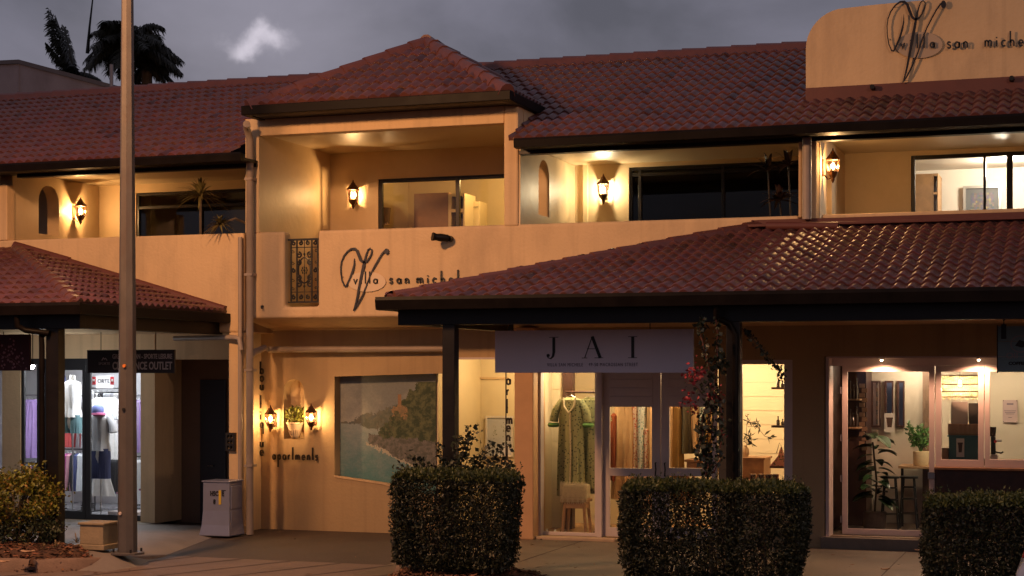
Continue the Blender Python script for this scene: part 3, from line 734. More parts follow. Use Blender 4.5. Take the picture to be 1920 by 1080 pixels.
# garden beds
MULCH = mat('mulch', (.085, .038, .020), .9, .4, 18, .8, 60, tint=True)
def bed(poly, z, n, seed):
    rr = random.Random(seed)
    xs = [p[0] for p in poly]; ys = [p[1] for p in poly]
    def ins(x, y):
        c = False; j = len(poly)-1
        for i in range(len(poly)):
            if (poly[i][1] > y) != (poly[j][1] > y) and x < (poly[j][0]-poly[i][0])*(y-poly[i][1])/(poly[j][1]-poly[i][1])+poly[i][0]: c = not c
            j = i
        return c
    def edge(x, y):
        d = 9
        for i in range(len(poly)):
            p, q = Vector(poly[i]), Vector(poly[(i+1) % len(poly)]); w = Vector((x, y)); t = max(0, min(1, (w-p).dot(q-p)/(q-p).length_squared)); d = min(d, (w-p-(q-p)*t).length)
        return d
    mb = MB(); tt = []; st = .08
    hgt = lambda x, y: (z*min(1, (edge(x, y)/.3))**.6 if ins(x, y) else -.02)+.03*noise.noise(Vector((x*5, y*5, seed)))
    nx, ny = int((max(xs)-min(xs))/st)+1, int((max(ys)-min(ys))/st)+1
    V = {}
    for i in range(nx+1):
        for j in range(ny+1): V[i, j] = len(mb.v); x, y = min(xs)+i*st, min(ys)+j*st; mb.v.append((x, y, hgt(x, y)))
    for i in range(nx):
        for j in range(ny):
            if ins(min(xs)+(i+.5)*st, min(ys)+(j+.5)*st): mb.f.append((V[i, j], V[i+1, j], V[i+1, j+1], V[i, j+1])); tt.append(.8)
    k = 0
    while k < n:
        x, y = rr.uniform(min(xs), max(xs)), rr.uniform(min(ys), max(ys))
        if not ins(x, y): continue
        k += 1; h = hgt(x, y); a = rr.uniform(0, 6.28); l = rr.uniform(.02, .06); w = rr.uniform(.005, .013); tl = rr.uniform(-.4, .4)
        d = Vector((cos(a)*l, sin(a)*l, tl*l)); q = Vector((-sin(a)*w, cos(a)*w, w*rr.uniform(-1, 1))); p = Vector((x, y, h+.014))
        mb.quad(p-d-q, p+d-q, p+d+q, p-d+q); c = rr.choice([.5, .9, 1.4, 2.2, 2.8]); tt.append((c, c*rr.uniform(.8, 1.1), c*.9))
    o = mb.build('mulch_bed', MULCH, None, tints=tt); o['kind'] = 'stuff'; o['label'] = 'brown bark mulch of a garden bed'
    return hgt
LB = [(-12.4, -4.75), (-4.9, -4.72), (B0.x-.6, B0.y+.25), (B0.x-.35, B0.y-.3), (-4.1, -6.35), (-12.4, -6.5)]
hL = bed(LB, .24, 5200, 1)
h1b = [(X(742, -6.3), -6.4), (X(742, -4.7), -4.75), (X(1010, -4.7), -4.75), (X(1010, -6.3), -6.4)]
bed([(X(738, -5.9), -6.5), (X(752, -4.75), -4.8), (2.15, -4.8), (2.15, -6.5)], .13, 2600, 2)
bed([(X(1175, -6), -6.5), (X(1175, -6), -4.8), (X(1500, -6), -4.8), (X(1500, -6), -6.5)], .13, 1800, 3)
bed([(X(1745, -6), -6.5), (X(1745, -6), -4.8), (9.5, -4.8), (9.5, -6.5)], .13, 1600, 4)
# kerb
KER = mat('kerb_concrete', (.20, .13, .095), .8, .2, 4, .4, 60, stain=((.08, .05, .04), 2.5, .7, (1, 1, 1)))
def kerb(pts, hs, w=.16):
    mb = MB(); P = [Vector((p.x, p.y, 0)) for p in pts]; sec = [(-.5, 0), (-.5, .86), (-.38, 1), (.3, 1), (.48, .8), (.62, 0)]
    for k, p in enumerate(P):
        d = (P[min(k+1, len(P)-1)]-P[max(k-1, 0)]).normalized(); n_ = Vector((d.y, -d.x, 0))
        for s_, h in sec: q = p+n_*s_*w; mb.v.append((q.x, q.y, h*hs[k]))
    m6 = len(sec)
    for k in range(len(P)-1):
        for j in range(m6-1): a = k*m6+j; mb.f.append((a, a+1, a+m6+1, a+m6))
    mb.f.append(tuple(range(m6))); mb.f.append(tuple((len(P)-1)*m6+j for j in range(m6-1, -1, -1)))
    return struct_mb(mb, 'kerb', KER, smooth=True)
kerb([G(-300, 1052, .15), G(-60, 1050, .15), G(30, 1050, .15), G(57, 1050, .15)], [.17, .17, .17, .16])
kerb([G(66, 1052, .15), G(100, 1050, .15), G(160, 1047, .14), G(215, 1045, .10), G(262, 1042, .07), G(300, 1038, .03)], [.16, .17, .15, .11, .07, .015], .2)
struct(kerb([G(742, 1075, .1), G(750, 1055, .1), G(760, 1040, .1)], [.09, .09, .05], .08))
# fallen leaves
for i, (px, py, w_, lb) in enumerate(((1722, 1035, .11, 'pale flattened leaf lying on the path before the cafe step'), (1660, 1071, .12, 'curled dry leaf on the path between the two right hedges'), (8, 1057, .16, 'pale dry leaf on the kerb at the bottom left corner'), (52, 1038, .22, 'dry curled palm husk lying on the mulch beside the golden shrub'))):
    z0 = .01 if px > 1000 else .26 if px == 52 else .18
    p = G(px, py, z0); mb = MB(); n_ = 7
    for k in range(n_):
        t = k/(n_-1); ww_ = w_*.25*sin(pi*min(1, t*.9+.08)); x_ = (t-.5)*w_; zz = z0+.012+.03*abs(t-.4)
        mb.v += [(p.x+x_, p.y-ww_, zz+.012), (p.x+x_, p.y, zz), (p.x+x_, p.y+ww_, zz+.015)]
    for k in range(n_-1):
        for j in range(2): a = 3*k+j; mb.f.append((a, a+1, a+4, a+3))
    o = mb.build('fallen_leaf', mat('dry_leaf', (.38, .24, .15), .7, .2, 20), None); md = o.modifiers.new('t', 'SOLIDIFY'); md.thickness = .004
    tag(o, lb, 'leaf')

# =================================================================== VEGETATION
def hedge(px0, px1, yf, yb, zt, zb, label, seed, n, skew=0, rise=0):
    rr = random.Random(seed); x0, x1 = X(px0, yf), X(px1, yf); cx = (x0+x1)/2
    x1 = X(px1, yb)-.03; hedge_c = 0; cx = (x0+x1)/2
    root = thing('clipped_hedge', (cx, (yf+yb)/2, 0), label, 'hedge', 'clipped hedges along the kerb')
    mb = MB(); tt = []; pts = []
    hx, hy, hz = (x1-x0)/2, (yb-yf)/2, (zt-zb)/2
    for _ in range(n):
        # mostly in the outer shell
        while True:
            a, b, c = rr.uniform(-1, 1), rr.uniform(-1, 1), rr.uniform(-1, 1); m = max(abs(a), abs(b), abs(c))
            if m > .80 or rr.random() < .12: break
        r4 = (abs(a)**8+abs(b)**8+abs(c)**8)**(1/8)
        if r4 > 1: a, b, c = a/r4, b/r4, c/r4
        q = Vector((a*hx, b*hy, c*hz)); bul = 1+.05*noise.noise(q*2.3+Vector((seed, 0, 0)))+.03*noise.noise(q*7)
        taper = 1-.10*max(0, (-c-.1))
        p = Vector((cx+q.x*bul*taper, (yf+yb)/2+q.y*bul*taper, (zt+zb)/2+q.z*(1+.03*noise.noise(q*4)*2)+skew*a))
        if c < -.7 and noise.noise(Vector((p.x*4, p.y*4, seed))) > .2-.4*(c+.7): continue
        pts.append(p)
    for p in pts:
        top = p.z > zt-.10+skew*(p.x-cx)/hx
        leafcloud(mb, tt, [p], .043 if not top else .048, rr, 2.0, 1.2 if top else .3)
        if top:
            c = rr.uniform(1.6, 4.2); tt[-1] = (c*1.25, c, c*.5)  # golden tint paints the light falling on the hedge top into the leaves
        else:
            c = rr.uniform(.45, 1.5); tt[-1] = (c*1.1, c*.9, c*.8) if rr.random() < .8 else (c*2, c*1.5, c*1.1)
    # stray shoots standing out of the clipped top
    for k in range(60):
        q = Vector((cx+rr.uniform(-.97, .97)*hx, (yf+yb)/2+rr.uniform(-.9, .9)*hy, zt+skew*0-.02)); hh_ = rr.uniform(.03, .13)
        for j in range(7): leafcloud(mb, tt, [q+Vector((rr.gauss(0, .008), rr.gauss(0, .008), hh_*j/7))], .036, rr, 2.0, 1.0); c = rr.uniform(1.6, 4); tt[-1] = (c*1.25, c, c*.5)  # shoots carry the same painted-in golden light
    # twiggy inside
    tw = MB()
    for k in range(46):
        p = Vector((cx+rr.uniform(-.75, .75)*hx, (yf+yb)/2+rr.uniform(-.5, .6)*hy, zb+.10)); q = [p]
        for s_ in range(5): p = p+Vector((rr.uniform(-.09, .09), rr.uniform(-.07, .07), (zt-zb-.2)/5)); q.append(p)
        tw.tube(q, [.010, .009, .008, .006, .004, .003], 4)
    tw.build('twigs', BARK, root)
    mb.build('foliage', LEAFH, root, tints=tt)
    for k in range(3):
        bx_ = x0+(x1-x0)*(.22+.28*k)+rr.uniform(-.05, .05)
        MB().tube([(bx_, yf+.22, -.02), (bx_+.02, yf+.24, .3), (bx_+rr.uniform(-.05, .05), (yf+yb)/2, .75)], [.035, .028, .02], 8).build('trunk', BARK, root, smooth=True)
    return root
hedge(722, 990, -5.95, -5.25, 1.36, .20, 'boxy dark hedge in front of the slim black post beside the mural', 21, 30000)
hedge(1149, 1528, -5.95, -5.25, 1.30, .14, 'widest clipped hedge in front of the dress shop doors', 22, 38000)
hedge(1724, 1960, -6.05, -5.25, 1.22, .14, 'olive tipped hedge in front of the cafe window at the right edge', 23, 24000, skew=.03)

def clumpbush(name, root, c, R, n, size, m, tint, seed, nb=24, asp=1.8):
    rr = random.Random(seed); mb = MB(); tt = []; br = MB()
    tips = []
    for k in range(nb):
        d = Vector((rr.gauss(0, 1), rr.gauss(0, .8), rr.gauss(.1, .8))).normalized(); t = c+Vector((d.x*R[0], d.y*R[1], d.z*R[2]))*rr.uniform(.6, 1.0); tips.append(t)
        base = Vector((c.x+rr.uniform(-.1, .1), c.y, max(.1, c.z-R[2]))); br.tube([base, base.lerp(t, .5)+Vector((0, 0, .08)), t], [.014, .009, .004], 5)
    for k in range(n):
        t = rr.choice(tips); p = t+Vector((rr.gauss(0, .11), rr.gauss(0, .11), rr.gauss(0, .09)))*max(R)*1.3
        leafcloud(mb, tt, [p], size, rr, asp, .5); h = (p.z-(c.z-R[2]))/(2*R[2]); c_ = rr.uniform(*tint); tt[-1] = (c_, c_*(.75+.3*rr.random()), c_*.8) if rr.random() < .85 else (c_*1.5, c_*.7, c_*.5)
    br.build('branches', BARK, root); mb.build('foliage', m, root, tints=tt)
pc = G(30, 1030, .2); pc = Vector((X(25, -5.2), -5.2, .85))
g_ = thing('golden_shrub', (pc.x, pc.y, .2), 'bushy golden yellow shrub in the mulch bed at the left edge', 'shrub')
clumpbush('golden_shrub', g_, pc, (.62, .5, .42), 7000, .055, LEAFG, (.5, 1.3), 31, 40)
LG2 = mat('low_green_leaf', (.05, .07, .03), .5, .3, 9, tint=True)
g2 = thing('low_shrub', (pc.x+.1, pc.y+.1, .2), 'low green leafy plant spilling from beneath the golden shrub', 'shrub')
clumpbush('low_shrub', g2, Vector((pc.x+.15, pc.y+.0, .42)), (.5, .4, .2), 2500, .05, LG2, (.4, 1.4), 32, 24)

def spray(mb, tt, br, p0, p1, sag, n, size, rr, rad=.008, w=.04, asp=1.3, tint=(.5, 1.4), dens=1.0):
    P = []
    for k in range(9):
        t = k/8; P.append(p0.lerp(p1, t)+Vector((0, 0, sag*4*t*(1-t)))+Vector((rr.uniform(-1, 1), rr.uniform(-1, 1), rr.uniform(-1, 1)))*.012)
    br.tube(P, [rad*(1-.07*k) for k in range(9)], 5)
    for k in range(n):
        t = rr.uniform(.08, 1)**.8; i = min(7, int(t*8)); p = P[i].lerp(P[i+1], t*8-i)+Vector((rr.gauss(0, w), rr.gauss(0, w), rr.gauss(0, w)))
        leafcloud(mb, tt, [p], size, rr, asp, 0, tint)
    return P
# dark sprawling bush behind the first hedge
rr = random.Random(5); rt = thing('dark_leafy_bush', (X(860, -5.12), -5.12, .1), 'dark loose bush rising behind the hedge beside the slim black post', 'bush'); mb, br, tt = MB(), MB(), []
for (qx, qy, n_) in ((762, 850, 30), (790, 862, 26), (820, 830, 34), (880, 800, 46), (896, 792, 20), (905, 845, 34), (925, 830, 40), (958, 830, 50), (968, 868, 30), (860, 815, 34), (940, 862, 40), (870, 850, 40), (745, 878, 26), (780, 872, 40), (840, 868, 40), (905, 874, 40), (950, 878, 40)):
    spray(mb, tt, br, Vector((X(850+(qx-850)*.3, -5.12), -5.12, 1.15)), at(qx, qy, -5.12+rr.uniform(-.08, .08)), .06, int(n_*1.5), .055, rr, .006, .028, 1.25)
br.build('branches', BARK, rt); mb.build('foliage', LEAFD, rt, tints=tt)
# bougainvillea
rr = random.Random(6); YBg = -5.28
rt = thing('bougainvillea', (X(1330, YBg), YBg, .1), 'dark climbing vine with red flowers hanging beside the black post', 'climbing plant'); mb, br, tt, fl, ft = MB(), MB(), [], MB(), []
def vine(pp, n, size=.06, w=.03, rad=.008):
    P = [at(x, y, YBg+rr.uniform(-.05, .05)) for x, y in pp]; Q = []
    for i in range(len(P)-1):
        for k in range(4): Q.append(P[i].lerp(P[i+1], k/4)+Vector((rr.uniform(-1, 1), 0, rr.uniform(-1, 1)))*.008)
    Q.append(P[-1]); br.tube(Q, rad, 5)
    for k in range(n):
        t = rr.random()*(len(Q)-1.001); i = int(t); p = Q[i].lerp(Q[i+1], t-i)+Vector((rr.gauss(0, w), rr.gauss(0, w), rr.gauss(0, w)))
        leafcloud(mb, tt, [p], size, rr, 1.2, -.2, (.5, 1.5))
vine([(1323, 890), (1326, 820), (1334, 760), (1332, 700), (1320, 660), (1312, 620), (1320, 598)], 210)
vine([(1326, 880), (1337, 800), (1335, 740), (1345, 690), (1345, 640), (1343, 600)], 120, w=.03)
vine([(1332, 720), (1352, 760), (1356, 800), (1350, 840)], 90)
vine([(1335, 740), (1318, 780), (1315, 830), (1322, 870)], 150, w=.05)
vine([(1325, 880), (1345, 860), (1352, 850)], 50); vine([(1322, 890), (1338, 885), (1352, 860)], 20); vine([(1320, 740), (1300, 720), (1290, 718)], 16)
vine([(1325, 870), (1310, 850), (1318, 810), (1308, 790)], 60)
for k in range(70): leafcloud(mb, tt, [at(1350+rr.gauss(0, 6), 680+rr.gauss(0, 11), YBg+rr.gauss(0, .04))], .07, rr, 1.2, 0, (.5, 1.2))
br.build('branches', mat('reddish_stem', (.10, .03, .02), .7), rt); mb.build('foliage', LEAFD, rt, tints=tt)
for (x, y, n_, s_) in ((1300, 700, 60, 9), (1292, 750, 40, 8), (1340, 740, 40, 8), (1302, 765, 20, 6), (1359, 815, 8, 3), (1310, 705, 20, 6)):
    for k in range(n_): leafcloud(fl, ft, [at(x+rr.gauss(0, s_), y+rr.gauss(0, s_), YBg+rr.gauss(0, .05))], .045, rr, 1.2, 0, (.6, 1.4))
_f = fl.build('flowers', FLOWER, rt, tints=ft); _f['kind'] = 'stuff'
rr = random.Random(9); rt = thing('hanging_twig', tuple(at(1390, 625, -4.6)), 'loose leafy twig drooping down to the right of the bougainvillea post', 'vine'); mb, br, tt = MB(), MB(), []
spray(mb, tt, br, at(1388, 612, -4.6), at(1470, 712, -4.6), .04, 120, .05, rr, .006, .022, 1.3)
br.build('branches', BARK, rt); mb.build('foliage', LEAFD, rt, tints=tt)

def rosette(name, c, R, n, m, label, seed, cat='plant', w=.022, group=None, up=.35, stem=None, parent=None):
    rr = random.Random(seed); rt = parent or thing(name, tuple(c), label, cat, group); mb = MB(); tt = []
    for k in range(n):
        a = rr.uniform(0, 2*pi); el = rr.uniform(-.5, 1.3)+up; d = Vector((cos(a)*cos(el), sin(a)*cos(el), sin(el))); L = R*rr.uniform(.7, 1.1)
        s_ = d.cross(Vector((0, 0, 1))).normalized(); prev = None; t_ = rr.uniform(.6, 1.4)
        for q in range(6):
            t = q/5; p = Vector(c)+d*L*t+Vector((0, 0, -L*.45*t*t)); ww_ = w*(1-t)**.7*(.6 if q == 0 else 1)+.001
            cur = (p-s_*ww_, p+Vector((0, 0, -.25*ww_)), p+s_*ww_)
            if prev: mb.quad(prev[0], prev[1], cur[1], cur[0]); mb.quad(prev[1], prev[2], cur[2], cur[1]); tt += [t_, t_*.9]
            prev = cur
    mb.build('leaves', m, rt, tints=tt)
    if stem: MB().tube(stem, .022, 6).build('stem', BARK, rt)
    return rt
YUC = mat('yucca_leaf', (.17, .14, .045), .45, .2, 8, tint=True)
c1 = at(376, 368, -.75); rosette('potted_yucca', c1, .52, 90, YUC, 'taller spiky yucca standing behind the left parapet', 41, stem=[(c1.x+.02, c1.y, 3.6), (c1.x, c1.y, 4.4), tuple(c1)])
c2 = at(412, 420, -1.14); rosette('spiky_plant', c2, .30, 60, YUC, 'small spiky plant leaning out over the left parapet', 42, stem=[(c2.x+.35, -.7, 4.9), (c2.x+.2, -1.0, 5.0), tuple(c2)], up=.1)
for i, (px, py, R) in enumerate(((82, 1018, .17), (104, 1016, .2), (143, 1005, .26), (50, 1012, .12))):
    c = G(px, py+8, .27); c.z = .24
    rosette('grass_tuft', c, R, 16 if i != 2 else 12, mat('straw_blade', (.34, .25, .13), .6, .2, 9, tint=True), ['dry pale grass tuft in the mulch to the left of the flared post foot', 'dry pale grass tuft between the flared post foot and the stone box', 'wiry grass tuft against the front of the stone box', 'tiny grass tuft beside the golden shrub'][i], 50+i, 'grass tuft', .008, 'dry grass tufts in the mulch', up=.5)
# broad dark plants on the middle balcony
DRK = mat('purple_dark_leaf', (.035, .02, .018), .4, .3, 9, tint=True)
for i, (px, py, R, n_, lb) in enumerate(((1440, 320, .42, 16, 'tall dark strap leaved plant in front of the middle balcony window'), (1478, 310, .40, 14, 'dark strap leaved plant tight against the post at the middle balcony window'), (1462, 375, .36, 26, 'bushy low dark plant between two taller ones on the middle balcony'))):
    c = at(px, py, -.2); o_ = rosette('balcony_plant', c, R*1.1, n_, DRK, lb, 60+i, w=.05, group='dark plants on the middle balcony', up=.6)
    MB().tube([(c.x, c.y, 3.6), (c.x+.05, c.y, 4.5), tuple(c)], .012, 5).build('stem', mat('dark_stem', (.03, .02, .015), .7), o_)
# palms beyond the roof
PALM = mat('palm_leaf', (.016, .018, .012), .6, .3, 9, tint=True)
def palm(cx_, cy_, cz, R, nf, label, seed, dirs=None, trunk=True):
    rr = random.Random(seed); rt = thing('palm_tree', (cx_, cy_, 0), label, 'palm tree', 'palm trees behind the roof'); mb = MB(); tt = []; rc = MB()
    for k in range(nf):
        if dirs and k < len(dirs): a, el, L = dirs[k]
        else: a = 2*pi*k/nf+rr.uniform(-.2, .2); el = rr.uniform(-.35, 1.15); L = R*rr.uniform(.8, 1.1)
        d = Vector((cos(a)*cos(el), sin(a)*cos(el), sin(el))); P = []
        for q in range(15): t = q/14; P.append(Vector((cx_, cy_, cz))+d*L*t+Vector((.12*L*t*t*(0 if el > 1.0 and dirs else 1), 0, -L*(.5 if not (dirs and k < len(dirs)) else .06)*t**2.2)))
        rc.tube(P, [.035*(1-.06*q) for q in range(15)], 4)
        for q in range(56):
            t = .12+.88*q/55; i = min(13, int(t*14)); p = P[i].lerp(P[i+1], t*14-i); tg = (P[i+1]-P[i]).normalized()
            sd = tg.cross(Vector((0, 0, 1))).normalized(); ll = L*.30*(1-.6*abs(t-.45))*(1.0 if t < .9 else .6)
            for s_ in (-1, 1):
                dd_ = (sd*s_*.8+tg*.55+Vector((0, 0, rr.uniform(-.7, .1)))).normalized(); w = tg*.022
                p2 = p+dd_*ll*.55; p3 = p+dd_*ll+Vector((0, 0, -ll*.35)); mb.quad(p-w, p+w, p2+w, p2-w); mb.quad(p2-w, p2+w, p3+w*.2, p3-w*.2); c = rr.uniform(.5, 1.8); tt += [c, c]
    mb.build('fronds', PALM, rt, tints=tt); rc.build('rachis', PALM, rt, tints=[1]*len(rc.f))
    if trunk: MB().tube([(cx_+.3, cy_, 0), (cx_+.1, cy_, cz*.5), (cx_, cy_, cz)], [.22, .17, .15], 10).build('trunk', BARK, rt)
    return rt
pY = 16
c = at(238, 78, pY); palm(c.x, pY, c.z, 1.35, 36, 'broad dark palm crown right behind the tall pole', 71)
c = at(275, 118, pY+1); palm(c.x, pY+1, c.z, 1.0, 26, 'lower dark palm crown to the right of the tall pole', 74)
c = at(140, 140, pY+.5); palm(c.x, pY+.5, c.z, .95, 24, 'wind bent dark palm with one tall upright frond left of the tall pole', 72, dirs=[(3.4, 1.22, 2.1), (3.1, 1.16, 1.9), (3.7, 1.28, 1.8), (3.2, 1.35, 1.5), (3.3, 1.0, 1.5), (3.6, .8, 1.3)])
o = MB().tube([at(164, 100, pY), at(168, 50, pY), at(175, -12, pY)], [.06, .035, .02], 6).build('palm_spear', PALM, None, tints=None); tag(o, 'thin bare spear rising above the palm crowns', 'palm spear')

# =================================================================== NEIGHBOUR AND STREET THINGS
YN = 11.0
nbm = mat('neighbour_render', (.30, .25, .26), .85, .08, 1.0, .2, 20, stain=((.13, .1, .1), 1.0, .5))
rt = thing('neighbour_building', (X(60, YN), YN, 0), 'plain mauve grey building with a sloping parapet behind the left roof', 'building')
ol = [(X(-90, YN), 0), (X(260, YN), 0), (X(260, YN), Z(260, 176, YN)), (X(228, YN), Z(228, 167, YN)), (X(37, YN), Z(37, 116, YN)), (X(-90, YN), Z(-90, 121, YN))]
curveplate('wall', [ol], YN, YN+4, nbm, rt)
cp = [(X(-90, YN), Z(-90, 122, YN)), (X(37, YN), Z(37, 116, YN)), (X(228, YN), Z(228, 167, YN)), (X(262, YN), Z(262, 177, YN))]
MB().ribbon(cp, .10, YN-.06, YN+4.05).build('coping', mat('coping_grey', (.13, .11, .11), .7), rt)
MB().tube([(X(36, YN), YN-.01, 0), (X(36, YN), YN-.01, Z(36, 120, YN))], .02, 4).build('wall_joint', nbm, rt)
o = MB().tube([at(209, 175, 10.2), at(209, 121, 10.2)], .045, 10).build('vent_pipe', mat('vent_grey', (.25, .24, .26), .5), None, smooth=True); tag(o, 'pale vent pipe standing up in front of the palms', 'pipe')

# tall pole
pb = G(239, 1036, .17)
PM = mat('galvanised_pole', (.105, .092, .085), .5, .15, 3, .1, 30, metal=.15, stain=((.09, .06, .05), 5, .8, (1, 1, .25)))
rt = thing('lamp_post', (pb.x, pb.y, .15), 'tall tapering pole standing on the kerb left of the driveway', 'pole')
mb = MB(); mb.lathe((pb.x, pb.y, .15), [(.132, 0), (.128, .5), (.112, 3.2), (.078, 7.6), (.06, 10.5)], 8); mb.build('shaft', PM, rt)
mb = MB(); n8 = [(pb.x+.235*cos(pi/4*k+.2), pb.y+.235*sin(pi/4*k+.2)) for k in range(8)]; mb.prismz(n8, .15, .18); mb.build('base_plate', PM, rt, bevel=.004)
for k in range(4):
    a = pi/4+k*pi/2; q = (pb.x+.185*cos(a), pb.y+.185*sin(a)); MB().tube([(q[0], q[1], .18), (q[0], q[1], .225)], .016, 6).build('anchor_bolt', IRON, rt)
s_ = at(233, 963, pb.y-.13); MB().tube([(pb.x-.03, pb.y-.125, s_.z-.0), (pb.x-.03, pb.y-.14, s_.z)], .022, 12).build('cap', mat('pale_cap', (.6, .5, .45), .4), rt)
s_ = at(242, 686, pb.y-.13); MB().tube([(pb.x+.03, pb.y-.11, s_.z), (pb.x+.03, pb.y-.135, s_.z)], .022, 12).build('marker', mat('orange_dot', (.75, .22, .04), .4), rt)
s_ = at(241, 768, pb.y-.13); MB().tube([(pb.x+.02, pb.y-.11, s_.z), (pb.x+.02, pb.y-.132, s_.z)], .022, 12).build('hole_plug', IRON, rt)

# stone box in the bed
sb = G(180, 1024, .25)
rt = thing('stone_box', (sb.x, sb.y, .2), 'squat square stone plinth box on the mulch beside the flared post foot', 'plinth'); SM = mat('stone_box_concrete', (.28, .22, .14), .8, .15, 6, .3, 40)
MB().prismz([(sb.x-.27, sb.y-.05), (sb.x+.15, sb.y-.05), (sb.x+.15, sb.y+.37), (sb.x-.27, sb.y+.37)], .2, .27).build('foot', SM, rt, bevel=.01)
MB().box(sb.x-.24, sb.x+.12, sb.y-.02, sb.y+.34, .27, .53).build('body', SM, rt, bevel=.01)
MB().box(sb.x-.26, sb.x+.14, sb.y-.04, sb.y+.36, .53, .56).build('lid', SM, rt, bevel=.008)

# street newspaper / collection box
nb_ = G(430, 1006, .03); nx1, ny0 = nb_.x, nb_.y; nx0 = X(380, ny0); ny1 = ny0+.42
NM = mat('painted_steel_lilac', (.25, .27, .38), .32, .06, 3, .03, 20, metal=.35)
rt = thing('collection_box', ((nx0+nx1)/2, (ny0+ny1)/2, .03), 'lilac grey metal box with flared foot beside the driveway downpipe', 'street box')
mb = MB(); prof = [(.045, .03), (.015, .2), (.0, .42), (-.003, .86)]
for o_, z in prof:
    mb.v += [(nx0-o_, ny0-o_, z), (nx1+o_*.4, ny0-o_, z), (nx1+o_, ny1, z), (nx0-o_, ny1, z)]
for k in range(3):
    for j in range(4): a = 4*k+j; b_ = 4*k+(j+1) % 4; mb.f.append((a, b_, b_+4, a+4))
mb.f.append((3, 2, 1, 0)); mb.f.append((12, 13, 14, 15)); mb.build('body', NM, rt, bevel=.015, segs=3)
MB().box(nx0-.012, nx1+.012, ny0-.015, ny1+.01, .86, .885).build('lid', NM, rt, bevel=.008)
MB().box(nx1-.004, nx1+.012, ny0+.05, ny1-.05, .12, .42).build('side_panel', NM, rt, bevel=.004)
MB().box(nx1-.004, nx1+.012, ny0+.05, ny1-.05, .45, .80).build('side_panel', NM, rt, bevel=.004)
LBK = mat('black_lettering', (.01, .01, .012), .5, 0)
MB().box(nx0+.285, nx0+.325, ny0-.008, ny0-.001, .52, .74).build('sticker', mat('yellow_sticker', (.62, .42, .03), .5, .1), rt)
textmesh('lettering', 'H5C', nx0+.135, .655, ny0-.008, .10, LBK, rt, .75, .003, bold=.003)
textmesh('lettering', 'E', nx0+.34, .655, ny0-.008, .10, LBK, rt, .75, .003, bold=.003)
textmesh('lettering', '8', nx0+.19, .53, ny0-.008, .10, LBK, rt, .75, .003, bold=.004)
MB().box(nx0+.33, nx0+.405, ny0-.007, ny0-.003, .735, .745).build('label_frame', LBK, rt)

# meter box on the pillar
mx0, mx1 = X(424, YF-.05), X(440, YF-.05); mz0, mz1 = Z(432, 845, YF), Z(432, 811, YF)
rt = thing('key_box', ((mx0+mx1)/2, YF, mz0), 'small black slotted box on the orange pillar above the lilac metal box', 'wall box')
mb = MB(); hs = []
for i in range(2):
    for j in range(3): x_ = mx0+.03+i*.055; z_ = mz0+.03+j*.085; hs.append((x_, x_+.035, z_, z_+.05))
wall_grid(mb, mx0, mx1+.01, mz0, mz1, YF-.07, YF-.02, hs); mb.build('case', IRON, rt, weld=True); MB().box(mx0, mx1+.01, YF-.02, YF, mz0, mz1).build('back', mat('pale_back', (.4, .3, .2)), rt)

# security camera and bracket
p = at(833, 447, YF-.12); rt = thing('security_camera', (p.x, YF, p.z), 'black floodlight camera on the balcony wall above the small sign', 'camera')
MB().tube([(p.x+.06, YF, p.z), (p.x+.06, YF-.10, p.z)], .045, 14).build('mount', BLACK, rt, smooth=True)
MB().tube([(p.x+.05, YF-.11, p.z), (p.x-.04, YF-.2, p.z+.01), (p.x-.10, YF-.25, p.z+.015)], [.055, .06, .05], 14).build('body', BLACK, rt, smooth=True)
MB().tube([(p.x-.10, YF-.25, p.z+.015), (p.x-.13, YF-.275, p.z+.02)], [.058, .066], 14).build('hood', BLACK, rt, smooth=True)
p = at(491, 574, YF-.04); rt = thing('wall_tap', tuple(p), 'tiny dark spout low on the balcony wall left of the iron panel', 'spout')
MB().tube([(p.x, YF, p.z), (p.x, YF-.05, p.z), (p.x+.012, YF-.06, p.z-.04)], .016, 8).build('spout', IRON, rt, smooth=True)

